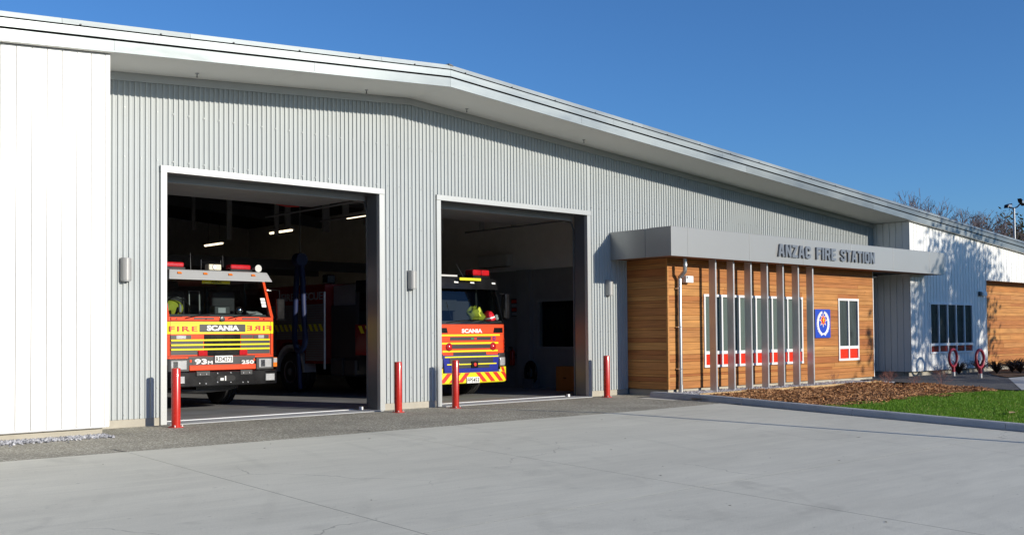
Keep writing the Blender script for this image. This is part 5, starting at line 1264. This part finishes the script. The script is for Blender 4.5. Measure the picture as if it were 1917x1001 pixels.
# flag pole outside the frame whose thin shadow crosses the apron
o = empty('flag_pole', (13.1, -12.4, zg(-12.4))); tag(o, 'slim bare flag pole outside the picture that throws the thin shadow across the apron', 'pole')
MB().tube([(0, 0, 0), (0, 0, 4.75)], [.062, .05], 14).build('pole', mPOLE, o, smooth='auto'); MB().lathe([(.05, 4.75), (.06, 4.78), (.03, 4.83), (0, 4.84)], (0, 0, 0), n=16).build('cap', mPOLE, o); box('base_plate', mPOLE, o, -.16, .16, -.16, .16, 0, .02)

# flax and twiggy plants
def flax(x, y, z, seed, label, n=80):
    o = empty('flax_plant', (x, y, z)); tag(o, label, 'plant', 'dark flax plants in the bed at right'); rg = random.Random(seed); m = MB()
    for _ in range(n):
        a = rg.uniform(0, 6.28); l = rg.uniform(.5, 1.0); out = rg.uniform(.35, 1.0); w = .022; c, s = math.cos(a), math.sin(a); pts = []
        for k in range(6): t = k/5; r_ = l*out*t; zz = l*(1.25*t - (.6+.55*out)*t*t); pts.append((c*r_, s*r_, max(.005, zz)))
        for k in range(5):
            w0, w1 = w*(1-k/5.5), w*(1-(k+1)/5.5); p, q = pts[k], pts[k+1]
            m.add([(p[0]-s*w0, p[1]+c*w0, p[2]), (p[0]+s*w0, p[1]-c*w0, p[2]), (q[0]+s*w1, q[1]-c*w1, q[2]), (q[0]-s*w1, q[1]+c*w1, q[2])], [(0,1,2,3)])
    m.build('leaf_clump', mFLAX, o, fix=False)
flax(29.9, -2.55, .10, 1, 'dark flax plant between the two red hoops'); flax(31.2, -2.5, .10, 2, 'dark flax plant just right of the two red hoops')
flax(32.6, -2.1, .10, 3, 'dark flax plant at the left end of the far cedar panel'); flax(33.6, -2.3, .10, 4, 'dark flax plant below the far cedar panel, middle of three'); flax(34.8, -2.1, .10, 5, 'dark flax plant at the right edge below the far cedar panel')
flax(29.0, -1.75, .09, 8, 'dark flax plant against the white boards between the hoops'); flax(30.6, -1.7, .09, 9, 'dark flax plant against the white boards right of the hoops')
flax(30.6, -3.0, .10, 6, 'low dark flax plant at the front of the bed by the path'); flax(32.2, -3.1, .10, 7, 'low dark flax plant at the front right of the bed')
def wisp(x, y, seed, label, h=.34):
    o = empty('twiggy_plant', (x, y, zl(y)-.02)); tag(o, label, 'plant', 'small reddish twiggy plants in the bark mulch'); rg = random.Random(seed); a = MB(); tips = []
    for k in range(7):
        d = Vector((rg.gauss(0, .5), rg.gauss(0, .5), 1)).normalized(); grow(a, a, Vector((0, 0, 0)), d, h*.45, .0035, 3, rg, .7, 9, .05)
    a.build('twigs', mWISP, o, fix=False)
for k, (x, y, lb) in enumerate([(21.1, -2.05, 'small dry twiggy plant in the gravel below the cedar'), (23.3, -2.45, 'small reddish twiggy plant at the far left end of the path'), (21.6, -3.2, 'small reddish twiggy plant in the mulch, left of two by the path'), (21.3, -4.1, 'small reddish twiggy plant in the mulch, nearest the lawn'), (22.3, -4.35, 'bushier reddish twiggy plant before the red hoops')]):
    wisp(x, y, 40+k, lb, .46 if k == 4 else .34)
# dry leaf on the lawn, debris on the apron
tag(MB().add([(15.7,-8.75,zl(-8.75)+.04),(15.86,-8.8,zl(-8.75)+.045),(16.0,-8.72,zl(-8.75)+.05),(15.85,-8.68,zl(-8.75)+.06)], [(0,1,2,3)]).build('dry_leaf', mTIMBER, fix=False), 'single pale dry leaf lying on the lawn', 'leaf')
m = MB(); rg = random.Random(8)
for _ in range(26):
    x = rg.uniform(0, 13.5); y = rg.uniform(-13, -4); a = rg.uniform(0, 3.14); l = rg.uniform(.010, .038); w = l*rg.uniform(.15, .5); c, s = math.cos(a), math.sin(a); z = zg(y)+.006
    m.add([(x-c*l, y-s*l, z), (x+s*w, y-c*w, z+.004), (x+c*l, y+s*l, z), (x-s*w, y+c*w, z+.005)], [(0,1,2,3)])
tag(m.build('leaf_litter', M('litter', (.09,.07,.055), .9), fix=False), 'scattered tiny twigs and leaf bits on the concrete', 'litter', kind='stuff')
